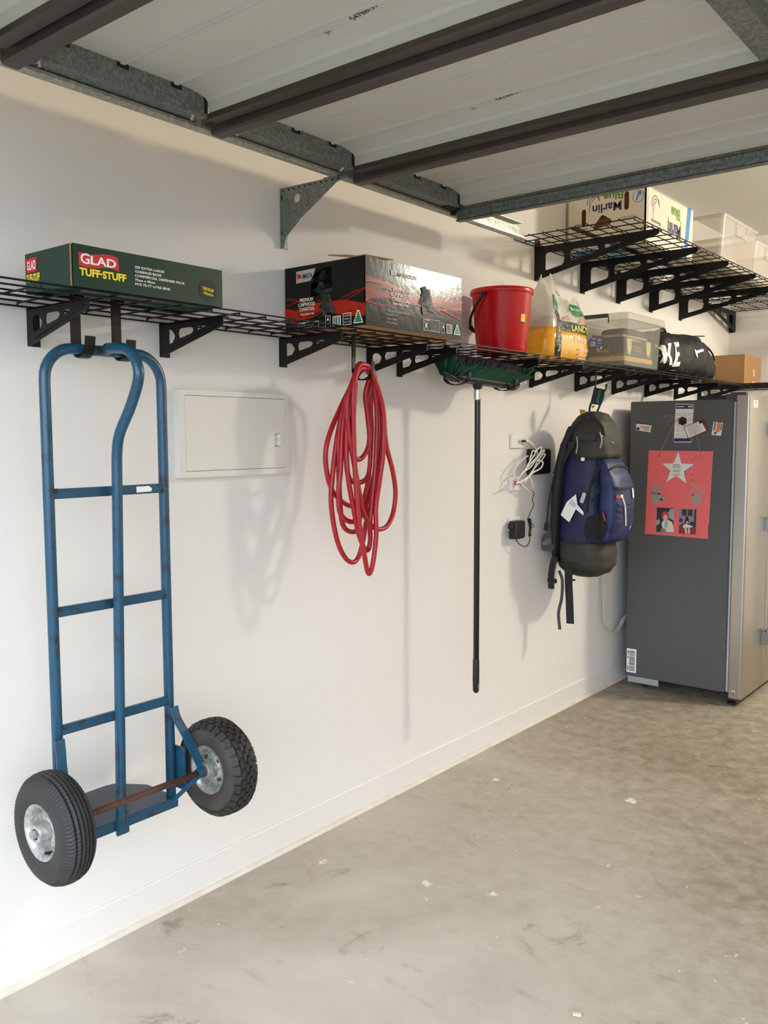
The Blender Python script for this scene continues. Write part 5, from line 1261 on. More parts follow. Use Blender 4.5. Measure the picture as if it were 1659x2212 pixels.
for i, (a, b) in enumerate(((fy0-0.002, 5.322), (5.327, fy1+0.002))):
    r = 0.012
    po = [(dx0, a), (dx1-r, a)]+arc(dx1-r, a+r, r, -90, 0, 6)+arc(dx1-0.004, b-0.004, 0.004, 0, 90, 3)+[(dx0, b)]
    d = build('door', MB().prism(po, (0, 0, 0.042), (1, 0, 0), (0, 1, 0), (0, 0, 1.720-0.042)), SS, fg)
    smooth_by_angle(d, 30)
    hy_ = 5.322-0.042 if i == 0 else 5.327+0.042
    hd = MB().prism([(0.0, -0.010), (0.012, -0.010), (0.012, 0.010), (0.0, 0.010)], (dx1+0.030, hy_, 0.30), (1, 0, 0), (0, 1, 0), (0, 0, 1.28))
    build('handle_bar', hd, SS, d, bevel=0.003)
    for zz in (0.325, 0.99, 1.54):
        build('handle_bracket', MB().box(dx1, dx1+0.034, hy_-0.013, hy_+0.013, zz-0.036, zz+0.036), mat('satin chrome', (150, 150, 148), 0.35, 0.9), d, bevel=0.003)
    if i == 0:
        F = Face((dx1, a, 0), (0, 1, 0), (0, 0, 1)); s1, s2 = MB(), MB()
        F.rect(s1, 0.055, 0.135, 1.655, 1.692, 0.0006)
        F.rect(s2, 0.080, 0.118, 1.680, 1.685, 0.001); F.rect(s2, 0.062, 0.068, 1.66, 1.668, 0.001); F.rect(s2, 0.075, 0.125, 1.662, 1.664, 0.001); F.rect(s2, 0.075, 0.125, 1.670, 1.672, 0.001)
        build('rating_sticker', s1, PRINTW, d); build_clusters('sticker_print', s2, INK, d)
        for q in (0.020, 0.032): build('plug_cap', MB().lathe([(0, -0.002), (0.004, -0.002), (0.004, 0), (0, 0)], (dx0+q, a, 0.085), 'y', 12), PRINTW, d)
build('top_hinge', MB().box(fx1-0.05, dx0+0.045, fy0+0.004, fy0+0.045, 1.701, 1.728).box(fx1-0.02, dx0+0.045, fy0-0.002, fy0+0.03, 1.722, 1.736), mat('dark hinge cover', (60, 58, 56), 0.5), fg, bevel=0.003)
build('hinge_base', MB().box(fx1-0.20, fx1-0.05, fy0+0.01, fy0+0.06, 1.700, 1.722), BLKP, fg, bevel=0.003)
for yy in (fy0+0.035, fy1-0.06):
    f_ = build('front_foot', MB().lathe([(0.0, 0.0), (0.022, 0.0), (0.025, 0.003), (0.025, 0.012), (0.020, 0.016), (0.009, 0.018), (0.009, 0.06)], (fx1+0.028, yy, 0), n=18), BLKP, fg)
build('foot_mount', MB().box(fx1-0.03, fx1+0.045, fy0+0.02, fy0+0.05, 0.034, 0.060), BLKP, fg)
build('rear_roller_strip', MB().box(fx0+0.012, fx0+0.20, fy0+0.012, fy0+0.020, 0.030, 0.067), mat('zinc strip', (190, 196, 200), 0.35, 0.6), fg)
build('rear_roller', MB().lathe([(0, 0), (0.016, 0), (0.016, 0.02), (0, 0.02)], (fx0+0.10, fy0+0.05, 0.016), 'y', 18), BLKP, fg)
F = Face((0, fy0, 0), (1, 0, 0), (0, 0, 1), (0, -1, 0))
s1, s2 = MB(), MB(); F.poly(s1, rrect(0.100, 0.160, 0.090, 0.234, 0.003), 0.0006); F.bars(s2, 0.116, 0.150, 0.100, 0.222, 34, 0.001, True)
for a_, b_ in ((0.100, 0.128), (0.172, 0.190), (0.200, 0.222)): F.rect(s2, 0.106, 0.111, a_, b_, 0.001)
build('barcode_sticker', s1, PRINTW, fg); build('sticker_bars', s2, INK, fg)

# ------------------------------------------------------------------ papers and magnets on the fridge side
def fx(x, z): return (x*0.9755+0.0547, z*0.9755+0.03675)
def sheet(name, label, cat, pts, m, thick=0.0012, off=0.0003):
    q = [fx(*p) for p in pts]; cxm = sum(p[0] for p in q)/len(q); zmin = min(p[1] for p in q)
    t = thing(name, label, cat, (cxm, fy0-off, zmin))
    build('sheet', MB().prism(q, (0, fy0-off, 0), (1, 0, 0), (0, 0, 1), (0, -thick, 0)), m, t)
    return t, Face((0, fy0-off-thick, 0), (1, 0, 0), (0, 0, 1), (0, -1, 0))
PAPER = mat('white paper', (226, 220, 212), 0.7)
t, F = sheet('business_card', 'small white business card magnet at the left of the fridge side', 'card', [(0.075, 1.575), (0.171, 1.565), (0.164, 1.522), (0.078, 1.536)], PAPER)
k1, k2 = MB(), MB(); F.poly(k1, [fx(0.075, 1.582), fx(0.170, 1.571), fx(0.170, 1.564), fx(0.076, 1.576)], 0.0004); F.poly(k1, [fx(0.079, 1.538), fx(0.097, 1.535), fx(0.098, 1.548), fx(0.088, 1.556), fx(0.080, 1.548)], 0.0004)
F.line(k2, fx(0.104, 1.559), fx(0.160, 1.553), 0.004, 0.0006); F.line(k2, fx(0.125, 1.537), fx(0.156, 1.533), 0.004, 0.0006)
for j in range(2): F.line(k1, fx(0.105, 1.552-0.006*j), fx(0.160, 1.546-0.006*j), 0.002, 0.0004)
build_clusters('print', k1, INK, t); build_clusters('red_lines', k2, REDP, t)
t, F = sheet('calendar_card', 'tall white calendar card held by a hexagon magnet', 'calendar', [(0.315, 1.687), (0.419, 1.682), (0.411, 1.463), (0.307, 1.463)], PAPER)
k1, k2, k3 = MB(), MB(), MB()
F.poly(k1, [fx(0.317, 1.683), fx(0.418, 1.679), fx(0.417, 1.655), fx(0.316, 1.657)], 0.0004); F.poly(k1, [fx(0.309, 1.487), fx(0.411, 1.487), fx(0.410, 1.468), fx(0.308, 1.467)], 0.0004)
F.text(k2, '2022', *fx(0.386, 1.664), 0.009, 0.028, bold=0.03, h=0.0007); F.rect(k2, fx(0.322, 0)[0], fx(0.362, 0)[0], fx(0, 1.667)[1], fx(0, 1.671)[1], 0.0007)
for r_ in range(4):
    for c_ in range(3):
        a, b = fx(0.320+0.033*c_, 1.632-0.030*r_)
        for j in range(4): F.rect(k3, a, a+0.026, b-0.005*j, b-0.005*j+0.002, 0.0004)
for j in range(5): F.rect(k3, *[fx(0.318, 0)[0], fx(0.40, 0)[0]], fx(0, 1.512-0.005*j)[1], fx(0, 1.512-0.005*j)[1]+0.0012, 0.0004)
build_clusters('navy_band', k1, NAVY, t); build_clusters('white_lettering', k2, PRINTW, t); build('month_grid', k3, mat('grey tan print', (176, 166, 152), 0.7), t)
hx_, hz_ = fx(0.358, 1.586)
hm = thing('hexagon_magnet', 'black hexagonal knob magnet on the calendar card', 'magnet', (hx_, fy0-0.002, hz_-0.02))
build('magnet_body', MB().lathe([(0.0, 0.0), (0.025, 0.0), (0.025, -0.008), (0.021, -0.013), (0.0, -0.013)], (hx_, fy0-0.0016, hz_), 'y', 6), BLKP, hm)
build('magnet_knob', MB().lathe([(0.012, -0.013), (0.010, -0.018), (0, -0.019)], (hx_, fy0-0.0016, hz_), 'y', 16), BLKP, hm, smooth=True)
t, F = sheet('flyer_card', 'tilted white flyer with a dark red border on the fridge', 'card', [(0.480, 1.597), (0.509, 1.530), (0.391, 1.482), (0.364, 1.553)], mat('dark red card', (120, 24, 34), 0.6), 0.001, 0.0022)
k1, k2, k3 = MB(), MB(), MB()
F.poly(k1, [fx(0.464, 1.587), fx(0.494, 1.530), fx(0.393, 1.488), fx(0.369, 1.551)], 0.0004)
dxu, dzu = 0.110, 0.047; L = math.hypot(dxu, dzu); ru = (dxu/L, dzu/L); rv = (0.38, -0.92)
for j in range(9):
    a = 0.006+j*0.006; F.line(k2, fx(0.376+rv[0]*a+ru[0]*0.006, 1.549+rv[1]*a+ru[1]*0.006), fx(0.376+rv[0]*a+ru[0]*(0.07+0.02*(j % 2)), 1.549+rv[1]*a+ru[1]*(0.07+0.02*(j % 2))), 0.0016, 0.0008)
F.poly(k3, [fx(0.450, 1.582), fx(0.470, 1.590), fx(0.476, 1.577), fx(0.456, 1.568)], 0.0009); F.poly(k3, [fx(0.385, 1.487), fx(0.394, 1.490), fx(0.392, 1.478), fx(0.384, 1.476)], 0.0009)
build('white_field', k1, PAPER, t); build('print_lines', k2, mat('grey ink', (90, 86, 84), 0.7), t); build_clusters('photo_corner', k3, INK, t)
t, F = sheet('photo_card', 'small orange and white card magnet near the fridge door', 'card', [(0.534, 1.579), (0.587, 1.573), (0.577, 1.500), (0.524, 1.506)], PAPER)
k1, k2, k3 = MB(), MB(), MB()
F.poly(k1, [fx(0.556, 1.577), fx(0.576, 1.574), fx(0.568, 1.520), fx(0.548, 1.522)], 0.0004); F.poly(k2, [fx(0.538, 1.576), fx(0.550, 1.575), fx(0.543, 1.530), fx(0.533, 1.531)], 0.0004); F.poly(k3, circ(*fx(0.545, 1.516), 0.008, 12), 0.0004)
F.poly(k3, [fx(0.578, 1.570), fx(0.584, 1.569), fx(0.578, 1.530), fx(0.572, 1.530)], 0.0004)
build('orange_stripe', k1, mat('orange print', (222, 122, 84), 0.6), t); build('blue_lettering', k2, mat('mauve print', (120, 110, 150), 0.6), t); build_clusters('small_print', k3, mat('grey ink', (90, 86, 84), 0.7), t)
CORAL = mat('coral red card', (232, 104, 104), 0.6)
t, F = sheet('handprint_poster', 'coral red card with a white star, grey handprints and two photos', 'poster', [(0.158, 1.415), (0.536, 1.413), (0.524, 0.996), (0.519, 0.985), (0.522, 0.911), (0.145, 0.916)], CORAL, 0.0015, 0.0003)
k1 = MB(); F.poly(k1, [fx(*p) for p in [(0.337, 1.411), (0.357, 1.341), (0.433, 1.338), (0.371, 1.295), (0.390, 1.223), (0.328, 1.268), (0.268, 1.229), (0.293, 1.297), (0.241, 1.339), (0.309, 1.341)]], 0.0010)
ke = MB(); cx_, cz_ = fx(0.335, 1.315)
F.poly(ke, [((a-cx_)*1.035+cx_, (b-cz_)*1.035+cz_) for a, b in [fx(*p) for p in [(0.337, 1.411), (0.357, 1.341), (0.433, 1.338), (0.371, 1.295), (0.390, 1.223), (0.328, 1.268), (0.268, 1.229), (0.293, 1.297), (0.241, 1.339), (0.309, 1.341)]]], 0.0006)
build('star_outline', ke, mat('dark star edge', (70, 40, 44), 0.7), t); build('white_star', k1, PAPER, t)
k2 = MB()
for j in range(11):
    if j in (4, 8): continue
    a, b = fx(0.306, 1.333-0.0062*j); F.rect(k2, a, a+0.040+0.010*((j*7) % 3)/2, b, b+0.0022, 0.0014)
build('star_text', k2, mat('grey ink', (90, 86, 84), 0.7), t)
GREYH = mat('grey hand paint', (150, 142, 136), 0.8, var=(120, 0.5), col2=(180, 150, 146))
def hand(palm, fingers, name):
    mb = MB(); F.poly(mb, [fx(*p) for p in palm], 0.0006)
    for p, q, wd in fingers:
        F.line(mb, fx(*p), fx(*q), wd, 0.0006); F.poly(mb, circ(*fx(*q), wd/2, 10), 0.0007)
    build(name, mb, GREYH, t, kind='stuff')
hand([(0.180, 1.164), (0.232, 1.163), (0.244, 1.138), (0.247, 1.120), (0.239, 1.108), (0.213, 1.099), (0.192, 1.102), (0.182, 1.120)], [((0.186, 1.16), (0.181, 1.192), 0.013), ((0.201, 1.16), (0.199, 1.203), 0.014), ((0.214, 1.16), (0.217, 1.212), 0.014), ((0.228, 1.155), (0.243, 1.203), 0.012), ((0.238, 1.122), (0.268, 1.143), 0.014)], 'left_handprint')
hand([(0.423, 1.160), (0.437, 1.170), (0.454, 1.168), (0.477, 1.150), (0.475, 1.111), (0.456, 1.098), (0.432, 1.108), (0.419, 1.122), (0.428, 1.14)], [((0.428, 1.155), (0.418, 1.194), 0.010), ((0.446, 1.178), (0.444, 1.212), 0.010), ((0.463, 1.174), (0.468, 1.206), 0.010), ((0.479, 1.158), (0.490, 1.186), 0.010), ((0.400, 1.133), (0.384, 1.144), 0.011)], 'right_handprint')
P1 = [(0.216, 1.078), (0.320, 1.078), (0.317, 0.933), (0.216, 0.932)]; P2 = [(0.349, 1.077), (0.451, 1.078), (0.452, 0.931), (0.351, 0.931)]
def photo(P, base, patches, name):
    mb = MB(); F.poly(mb, [fx(*p) for p in P], 0.0008); ph = build(name, mb, base, t)
    u0, v0 = fx(*P[3]); u1, v1 = fx(*P[1])
    for i, (pts, m) in enumerate(patches):
        q = MB(); F.poly(q, [(u0+(u1-u0)*a, v0+(v1-v0)*b) for a, b in pts], 0.0012+0.0001*i); build('picture_patch', q, m, ph)
dkg, plg, rdp, skn, shr, mau, dkr, blu = (mat('photo dark teal', (40, 50, 52), 0.5), mat('photo pale teal', (150, 172, 172), 0.5), mat('photo cap red', (196, 62, 74), 0.5), mat('photo skin', (226, 176, 158), 0.5), mat('photo shirt cream', (222, 216, 190), 0.5), mat('photo mauve wall', (140, 126, 140), 0.5), mat('photo rug red', (128, 44, 64), 0.5), mat('photo deep blue', (34, 40, 88), 0.5))
photo(P1, dkg, [([(0.72, 0.6), (1, 0.5), (1, 0.98), (0.78, 0.96), (0.66, 0.8)], plg), ([(0, 0.45), (0.14, 0.55), (0.2, 0.4), (0.1, 0.28), (0, 0.3)], plg), ([(0.25, 0.02), (1, 0.02), (1, 0.2), (0.9, 0.44), (0.66, 0.52), (0.42, 0.50), (0.28, 0.34), (0.36, 0.2)], shr), ([(0.25, 0.02), (0.62, 0.0), (0.5, 0.16), (0.32, 0.18)], mau), ([(0.30, 0.62), (0.34, 0.80), (0.48, 0.87), (0.66, 0.80), (0.76, 0.60), (0.68, 0.50), (0.52, 0.46), (0.36, 0.54)], rdp), (circ(0.52, 0.60, 0.13, 14), skn), ([(0.46, 0.2), (0.62, 0.2), (0.66, 0.42), (0.48, 0.44)], plg)], 'left_photo')
photo(P2, mau, [([(0, 0), (1, 0), (1, 0.3), (0.8, 0.42), (0.2, 0.42), (0, 0.3)], dkr), ([(0.16, 0.74), (0.44, 0.72), (0.44, 0.98), (0.16, 0.98)], dkg), ([(0.5, 0.72), (0.78, 0.72), (0.78, 0.98), (0.5, 0.98)], dkg), ([(0.0, 0.46), (0.2, 0.48), (0.2, 0.62), (0.04, 0.6)], blu), ([(0.6, 0.34), (0.98, 0.30), (0.9, 0.5), (0.66, 0.5)], blu), ([(0.88, 0.3), (1, 0.3), (1, 1), (0.88, 1)], dkg), ([(0.34, 0.5), (0.42, 0.7), (0.5, 0.72), (0.58, 0.56), (0.56, 0.40), (0.32, 0.42)], INK), (circ(0.48, 0.46, 0.06, 12), skn), ([(0.22, 0.30), (0.36, 0.40), (0.66, 0.36), (0.84, 0.30), (0.6, 0.26), (0.3, 0.24)], shr), ([(0.32, 0.24), (0.46, 0.24), (0.50, 0.02), (0.40, 0.0)], skn), ([(0.54, 0.24), (0.66, 0.24), (0.66, 0.02), (0.54, 0.02)], skn)], 'right_photo')
sg = thing('hanging_string', 'tan string running from the poster up to the calendar', 'string', (*[fx(0.35, 1.4)[0], fy0-0.004], fx(0.35, 1.4)[1]))
st_ = MB(); Yf = fy0-0.0035
def S3(l): return [(fx(a, b)[0], Yf, fx(a, b)[1]) for a, b in l]
for l in ([(0.233, 1.412), (0.272, 1.50), (0.314, 1.582), (0.330, 1.60)], [(0.464, 1.412), (0.452, 1.46), (0.440, 1.495), (0.425, 1.53)], [(0.245, 1.607), (0.262, 1.616), (0.280, 1.617), (0.313, 1.606)], [(0.300, 1.604), (0.282, 1.588), (0.269, 1.565)], [(0.233, 1.412), (0.220, 1.39), (0.206, 1.37)], [(0.228, 1.40), (0.224, 1.376)], [(0.464, 1.41), (0.466, 1.395), (0.470, 1.385)]): st_.tube(spline(S3(l), 5), 0.0016, 6)
build('tan_string', st_, mat('tan string', (170, 134, 76), 0.8), sg)
rs = MB(); rs.tube(spline(S3([(0.464, 1.415), (0.446, 1.386), (0.424, 1.365), (0.422, 1.335), (0.419, 1.30), (0.420, 1.26), (0.428, 1.235), (0.430, 1.22), (0.417, 1.205)]), 6), 0.0014, 6)
build('red_twine', rs, mat('red white twine', (190, 70, 66), 0.8, var=(90, 0.2), col2=(226, 210, 196)), sg)

# ------------------------------------------------------------------ backpack on its hook
hk = MB().tube(spline([(0.20, 4.255, ZL-0.004), (0.198, 4.252, ZL-0.02), (0.196, 4.247, 1.80), (0.196, 4.245, 1.755), (0.206, 4.247, 1.728), (0.226, 4.252, 1.722), (0.245, 4.257, 1.737), (0.250, 4.259, 1.762)], 6), 0.0045, 8)
hk.tube([(0.250, 4.259, 1.758), (0.250, 4.259, 1.768)], 0.0062, 8)
tag(build('wire_hook', hk, BLKP, smooth=True), 'black wire hook holding the backpack under the shelf', 'hook', None)
NAV = mat('navy nylon', (15, 25, 66), 0.55, bump=(70, 0.25, 0.004))
NAV2 = mat('bright navy panel', (19, 36, 82), 0.5, bump=(70, 0.25, 0.004))
OLV = mat('olive grey nylon', (48, 46, 36), 0.65, bump=(80, 0.3, 0.004))
CHR = mat('charcoal webbing', (24, 25, 27), 0.7, bump=(300, 0.3, 0.001))
BMESH_ = mat('black mesh pocket', (22, 22, 24), 0.85, bump=(260, 0.6, 0.002))
PLG = mat('pale grey plastic', (190, 188, 182), 0.4)
bp = thing('backpack', 'large navy and olive hiking backpack hanging from a hook', 'backpack', (0.21, 4.16, 0.78))
def ringxy(z, x0, x1, y0, y1, e=0.62, n=36):
    cx, cy, rx, ry = (x0+x1)/2, (y0+y1)/2, (x1-x0)/2, (y1-y0)/2
    return [Vector((cx+rx*sgnpow(math.cos(2*PI*k/n), e), cy+ry*sgnpow(math.sin(2*PI*k/n), e), z)) for k in range(n)]
def smooth_rings(keys, m=3):
    out = []
    for i in range(len(keys)-1):
        for f in range(m):
            t = f/m; out.append([a+(b-a)*t for a, b in zip(keys[i], keys[i+1])])
    out.append(list(keys[-1])); return out
# main sack (navy); olive base below
keys = [(0.955, 0.085, 0.315, 4.03, 4.29), (1.00, 0.075, 0.33, 4.02, 4.30), (1.10, 0.08, 0.335, 4.015, 4.305), (1.25, 0.088, 0.325, 4.02, 4.30), (1.38, 0.10, 0.315, 4.03, 4.29), (1.47, 0.115, 0.30, 4.05, 4.27), (1.52, 0.14, 0.27, 4.08, 4.24)]
sack = wrinkle(MB().loft([ringxy(*k) for k in smooth_rings(keys, 4)]), 0.010, 14, 3.0)
so = build('main_sack', sack, NAV, bp, smooth=True)
keys = [(0.785, 0.16, 0.27, 4.10, 4.24), (0.80, 0.12, 0.305, 4.06, 4.28), (0.84, 0.092, 0.335, 4.03, 4.30), (0.90, 0.082, 0.342, 4.02, 4.305), (0.965, 0.085, 0.328, 4.026, 4.295)]
base = wrinkle(MB().loft([ringxy(*k) for k in smooth_rings(keys, 4)]), 0.010, 15, 8.0)
bo_ = build('olive_base', base, OLV, bp, smooth=True)
keys = [(0.782, 0.17, 0.26, 4.10, 4.23), (0.797, 0.115, 0.30, 4.055, 4.27), (0.830, 0.085, 0.315, 4.025, 4.285), (0.86, 0.078, 0.25, 4.02, 4.28)]
build('black_base_panel', MB().loft([ringxy(*k) for k in smooth_rings(keys, 3)]), CHR, bp, smooth=True)
# top lid pocket
keys = [(1.385, 0.155, 0.330, 4.035, 4.30), (1.40, 0.140, 0.352, 4.02, 4.31), (1.46, 0.128, 0.350, 4.02, 4.31), (1.53, 0.130, 0.335, 4.03, 4.30), (1.575, 0.145, 0.312, 4.05, 4.28), (1.608, 0.168, 0.285, 4.08, 4.25), (1.622, 0.20, 0.262, 4.12, 4.21)]
lidm = wrinkle(MB().loft([ringxy(*k) for k in smooth_rings(keys, 4)]), 0.008, 17, 4.0)
lo_ = build('top_lid', lidm, OLV, bp, smooth=True)
# front pocket, bulging to the room
keys = [(0.965, 0.325, 0.352, 4.08, 4.26), (0.985, 0.312, 0.392, 4.045, 4.29), (1.05, 0.308, 0.412, 4.035, 4.295), (1.15, 0.308, 0.422, 4.03, 4.295), (1.23, 0.31, 0.418, 4.035, 4.295), (1.30, 0.308, 0.396, 4.04, 4.29), (1.36, 0.305, 0.362, 4.05, 4.28), (1.395, 0.30, 0.330, 4.07, 4.26)]
fp = wrinkle(MB().loft([ringxy(*k) for k in smooth_rings(keys, 4)]), 0.007, 18, 6.0)
fo = build('front_pocket', fp, NAV2, bp, smooth=True)
allb = Two(Two(bvh_of(so), bvh_of(fo)), Two(bvh_of(bo_), bvh_of(lo_)))
FP = Face((0, 3.8, 0), (1, 0, 0), (0, 0, 1), (0, -1, 0)); FP.bvh = allb        # seen from the near side
FQ = Face((0.7, 0, 0), (0, 1, 0), (0, 0, 1), (1, 0, 0)); FQ.bvh = allb          # seen from the room
def strap(F, pts, wd, m, name, h=0.006, th=0.004):
    sp = spline([(a, b, 0) for a, b in pts], 5); rings = []
    P = [q for q in (F.pt(p.x, p.y, h) for p in sp) if q is not None]
    for i, p in enumerate(P):
        d = (P[min(i+1, len(P)-1)]-P[max(i-1, 0)]).normalized(); s = d.cross(F.N).normalized(); n = F.N
        rings.append([p+s*wd/2+n*th/2, p-s*wd/2+n*th/2, p-s*wd/2-n*th/2, p+s*wd/2-n*th/2])
    return build(name, MB().loft(rings), m, bp)
mp2 = MB(); FP.poly(mp2, [(0.262, 1.06), (0.275, 1.10), (0.352, 1.128), (0.372, 1.05), (0.352, 0.990), (0.272, 0.985), (0.255, 1.02)], 0.008)
build('mesh_side_pocket', mp2, BMESH_, bp, smooth=True)
strap(FP, [(0.355, 1.125), (0.366, 1.085)], 0.006, mat('pink piping', (190, 60, 80), 0.6), 'pocket_tab', 0.012)
strap(FP, [(0.318, 1.39), (0.305, 1.33), (0.285, 1.26), (0.275, 1.18), (0.270, 1.12)], 0.014, CHR, 'side_zip', 0.006)
strap(FQ, [(4.05, 1.335), (4.15, 1.352), (4.27, 1.335)], 0.012, CHR, 'pocket_zip', 0.006); strap(FQ, [(4.04, 1.245), (4.15, 1.240), (4.285, 1.245)], 0.012, CHR, 'lower_zip', 0.006)
strap(FP, [(0.33, 1.255), (0.315, 1.22), (0.292, 1.175)], 0.012, CHR, 'pocket_edge', 0.008)
# lid details
build('lid_strap', MB().box(0.222, 0.318, 4.008, 4.014, 1.478, 1.515), OLV, bp, bevel=0.003)
strap(FP, [(0.175, 1.53), (0.215, 1.575), (0.275, 1.585), (0.318, 1.55), (0.335, 1.50)], 0.012, CHR, 'lid_zip', 0.005)
build('lid_logo', MB().box(0.235, 0.268, 4.052, 4.058, 1.582, 1.604), NAV, bp, bevel=0.003)
build('shoulder_pad', wrinkle(MB().loft([ringxy(*k, 0.7, 20) for k in smooth_rings([(0.90, 0.070, 0.098, 4.02, 4.10), (1.05, 0.068, 0.110, 4.0, 4.09), (1.20, 0.075, 0.125, 3.99, 4.08), (1.35, 0.095, 0.140, 3.99, 4.07), (1.46, 0.12, 0.165, 4.0, 4.07), (1.55, 0.15, 0.19, 4.03, 4.09)], 4)]), 0.004, 20, 1), CHR, bp, smooth=True)
build('back_panel', MB().loft([ringxy(*k, 0.6, 24) for k in smooth_rings([(0.86, 0.058, 0.09, 4.04, 4.27), (1.1, 0.055, 0.095, 4.04, 4.28), (1.35, 0.075, 0.11, 4.05, 4.27), (1.5, 0.11, 0.145, 4.08, 4.24)], 3)]), CHR, bp, smooth=True)
build('load_strap', MB().bar((0.185, 4.012, 1.455), (0.10, 4.0, 1.31), 0.026, 0.004, (0, -1, 0)), CHR, bp)
build('strap_buckle', MB().box(0.168, 0.208, 4.000, 4.010, 1.440, 1.475), BLKP, bp, bevel=0.003)
build('chest_strap', MB().tube(spline([(0.10, 3.99, 1.30), (0.085, 3.985, 1.22), (0.072, 3.985, 1.14), (0.062, 3.99, 1.06)], 5), 0.004, 6).bar((0.062, 3.99, 1.06), (0.056, 3.99, 1.02), 0.022, 0.003, (0, -1, 0)), CHR, bp)
hb_ = [(0.085, 4.02, 1.02), (0.055, 3.985, 0.985), (0.045, 3.97, 0.965), (0.05, 3.97, 0.935), (0.075, 4.0, 0.93), (0.09, 4.02, 0.94)]
sp = spline(hb_, 5); rings = [[p+Vector((0, 0, 0.016)), p+Vector((0.003, -0.003, 0.016)), p+Vector((0.003, -0.003, -0.016)), p+Vector((0, 0, -0.016))] for p in sp]
build('hip_belt_loop', MB().loft(rings), mat('grey belt', (62, 64, 68), 0.7), bp)
def ribbon(pts, wd, m, name, nrm=(0, -1, 0)):
    sp = spline(pts, 6); rings = []
    for i, p in enumerate(sp):
        d = (sp[min(i+1, len(sp)-1)]-sp[max(i-1, 0)]).normalized(); s = d.cross(Vector(nrm)).normalized()
        rings.append([p+s*wd/2, p-s*wd/2, p-s*wd/2+Vector(nrm)*0.003, p+s*wd/2+Vector(nrm)*0.003])
    return build(name, MB().loft(rings), m, bp)
ribbon([(0.098, 4.02, 0.885), (0.088, 4.01, 0.84), (0.086, 4.0, 0.78), (0.088, 4.0, 0.720)], 0.034, CHR, 'hip_strap')
ribbon([(0.168, 4.03, 0.83), (0.176, 4.02, 0.75), (0.182, 4.02, 0.66), (0.188, 4.02, 0.548)], 0.042, CHR, 'hip_strap')
ribbon([(0.120, 4.02, 0.815), (0.150, 4.0, 0.77), (0.148, 4.0, 0.68), (0.132, 4.0, 0.60), (0.140, 4.0, 0.515)], 0.016, mat('grey belt', (62, 64, 68), 0.7), 'belt_tail')
build('belt_buckle', MB().box(0.068, 0.120, 3.990, 4.002, 0.752, 0.775).box(0.195, 0.215, 4.012, 4.02, 0.770, 0.780), BLKP, bp, bevel=0.003)
# grab loop, swing tags, toggles
build('grab_loop', MB().tube(spline([(0.215, 4.14, 1.610), (0.206, 4.17, 1.66), (0.218, 4.225, 1.722), (0.232, 4.25, 1.731), (0.250, 4.225, 1.70), (0.255, 4.17, 1.65), (0.252, 4.14, 1.610)], 6), 0.0055, 8), CHR, bp, smooth=True)
tgm = MB().prism([(0.268, 1.664), (0.327, 1.655), (0.352, 1.732), (0.289, 1.746)], (0, 4.13, 0), (0.97, 0, 0), (0, 0, 1), (0, -0.003, 0))
tgm.xf(lambda p: (p.x-0.035, p.y, p.z)); tg_ = build('swing_tag', tgm, mat('navy swing tag', (22, 30, 46), 0.5), bp)
FT = Face((0, 4.127, 0), (1, 0, 0), (0, 0, 1), (0, -1, 0)); gt = MB()
FT.line(gt, (0.262, 1.678), (0.278, 1.735), 0.005, 0.0006); FT.line(gt, (0.269, 1.680), (0.281, 1.722), 0.004, 0.0007); FT.poly(gt, [(0.254, 1.672), (0.270, 1.680), (0.276, 1.672), (0.268, 1.662)], 0.0006)
build('tag_print', gt, GRNP, tg_)
build('yellow_tab', MB().prism([(0.185, 1.612), (0.212, 1.602), (0.214, 1.632), (0.182, 1.636)], (0, 4.10, 0), (1, 0, 0), (0, 0, 1), (0, -0.002, 0)).prism([(0.225, 1.655), (0.250, 1.655), (0.240, 1.640)], (0, 4.132, 0), (1, 0, 0), (0, 0, 1), (0, -0.002, 0)), mat('mustard tab', (176, 142, 30), 0.6), bp)
ct = build('care_tag', MB().prism([(0.222, 1.212), (0.232, 1.155), (0.188, 1.070), (0.140, 1.104), (0.172, 1.170)], (0, 3.992, 0), (1, 0, 0), (0, 0, 1), (0, -0.002, 0)).prism([(0.228, 1.16), (0.262, 1.125), (0.262, 1.108), (0.222, 1.135)], (0, 3.998, 0), (1, 0, 0), (0, 0, 1), (0, -0.002, 0)), PRINTW, bp)
Fk = Face((0, 3.990, 0), (1, 0, 0), (0, 0, 1), (0, -1, 0)); ck = MB()
for j in range(4): Fk.line(ck, (0.187+0.010*j, 1.158-0.004*j+0.0), (0.204+0.006*j, 1.186-0.006*j), 0.003, 0.0005)
build('care_tag_lines', ck, mat('grey ink', (90, 86, 84), 0.7), ct)
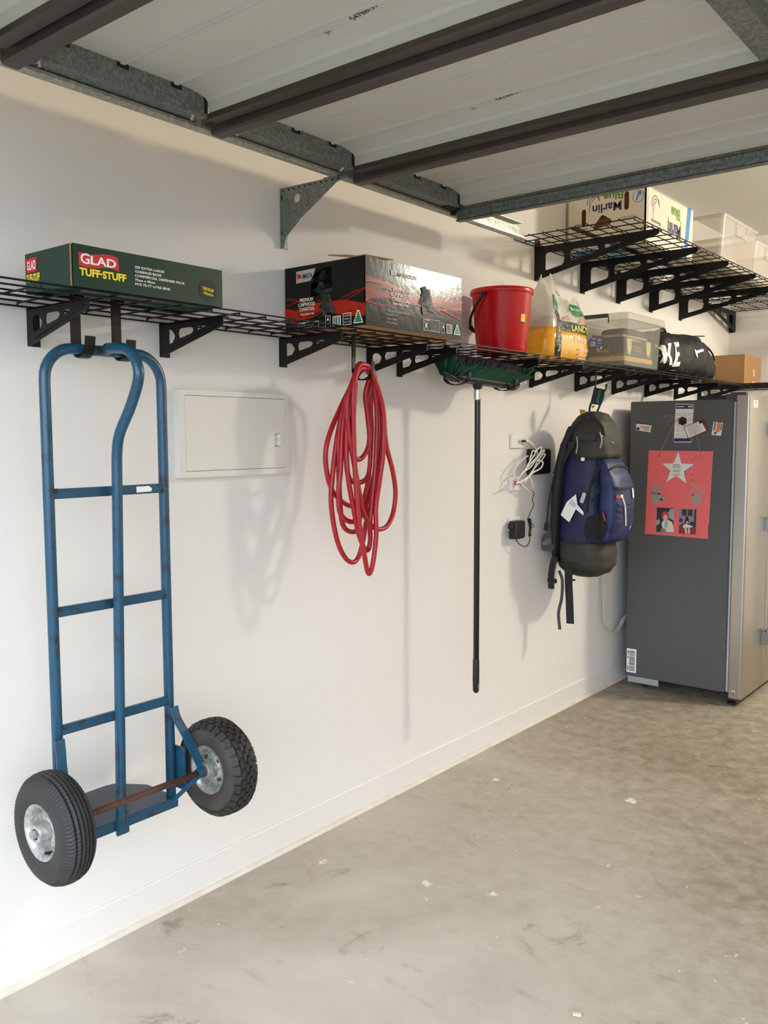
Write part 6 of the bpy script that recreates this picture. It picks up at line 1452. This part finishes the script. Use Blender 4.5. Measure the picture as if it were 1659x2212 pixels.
build('plastic_tag', MB().loft([[Vector((a*0.94+b*0.34+0.0, y, b*0.94-a*0.34)) for a, b in []] for y in ()]) if False else MB().prism([(p[0]*0.94+p[1]*0.34+0.255, -p[0]*0.34+p[1]*0.94+1.195) for p in rrect(-0.010, 0.010, -0.027, 0.027, 0.006, 4)], (0, 4.005, 0), (1, 0, 0), (0, 0, 1), (0, -0.003, 0)), PLG, bp)
for a, b, c in (((0.208, 1.50), (0.214, 1.46), (0.210, 1.415)), ((0.318, 1.52), (0.330, 1.48), (0.325, 1.44)), ((0.325, 1.505), (0.350, 1.465), (0.356, 1.425))):
    q = [p for p in (FP.pt(*p, 0.008) for p in (a, b, c)) if p is not None]; build('cord_pull', MB().tube(spline(q, 5), 0.0030, 6), PLG, bp, smooth=True)
build('side_release', MB().box(0.238, 0.258, 4.004, 4.012, 1.378, 1.396), PRINTW, bp, bevel=0.003)
build('white_zip_pull', MB().tube(spline([p for p in (FQ.pt(4.10, 1.195, 0.006), FQ.pt(4.12, 1.15, 0.006), FQ.pt(4.135, 1.10, 0.006), FQ.pt(4.145, 1.055, 0.006)) if p is not None], 5), 0.004, 6), PRINTW, bp)
zl_ = MB(); FQ.rect(zl_, 4.052, 4.085, 1.195, 1.212, 0.006); build('red_badge', zl_, mat('red badge', (170, 50, 44), 0.5), bp)
zl_ = MB(); FQ.rect(zl_, 4.085, 4.108, 1.197, 1.212, 0.006); FQ.poly(zl_, rrect(4.215, 4.232, 1.19, 1.24, 0.004), 0.007); FQ.text(zl_, 'F', 4.20, 1.03, 0.02, 0.012, h=0.008); build('white_badge', zl_, PRINTW, bp)
cg = MB()
for k in range(4):
    cg.tube(spline([p for p in (FQ.pt(4.05, 1.17-0.03*k, 0.005), FQ.pt(4.09, 1.155-0.03*k, 0.005), FQ.pt(4.20, 1.16-0.03*k, 0.005)) if p is not None], 4), 0.0018, 5)
build('bungee_cord', cg, CHR, bp)

# ------------------------------------------------------------------ small scraps on the floor
tag(build('wood_scrap', MB().obox((1.255, 1.99, 0.004), (0.9, 0.4, 0), (-0.4, 0.9, 0), (0, 0, 1), 0.012, 0.006, 0.004), mat('pale wood chip', (206, 190, 160), 0.8), bevel=0.002), 'tiny pale chip lying on the concrete at the bottom edge', 'debris')
for o in bpy.data.objects:
    if '_loc' in o: del o['_loc']
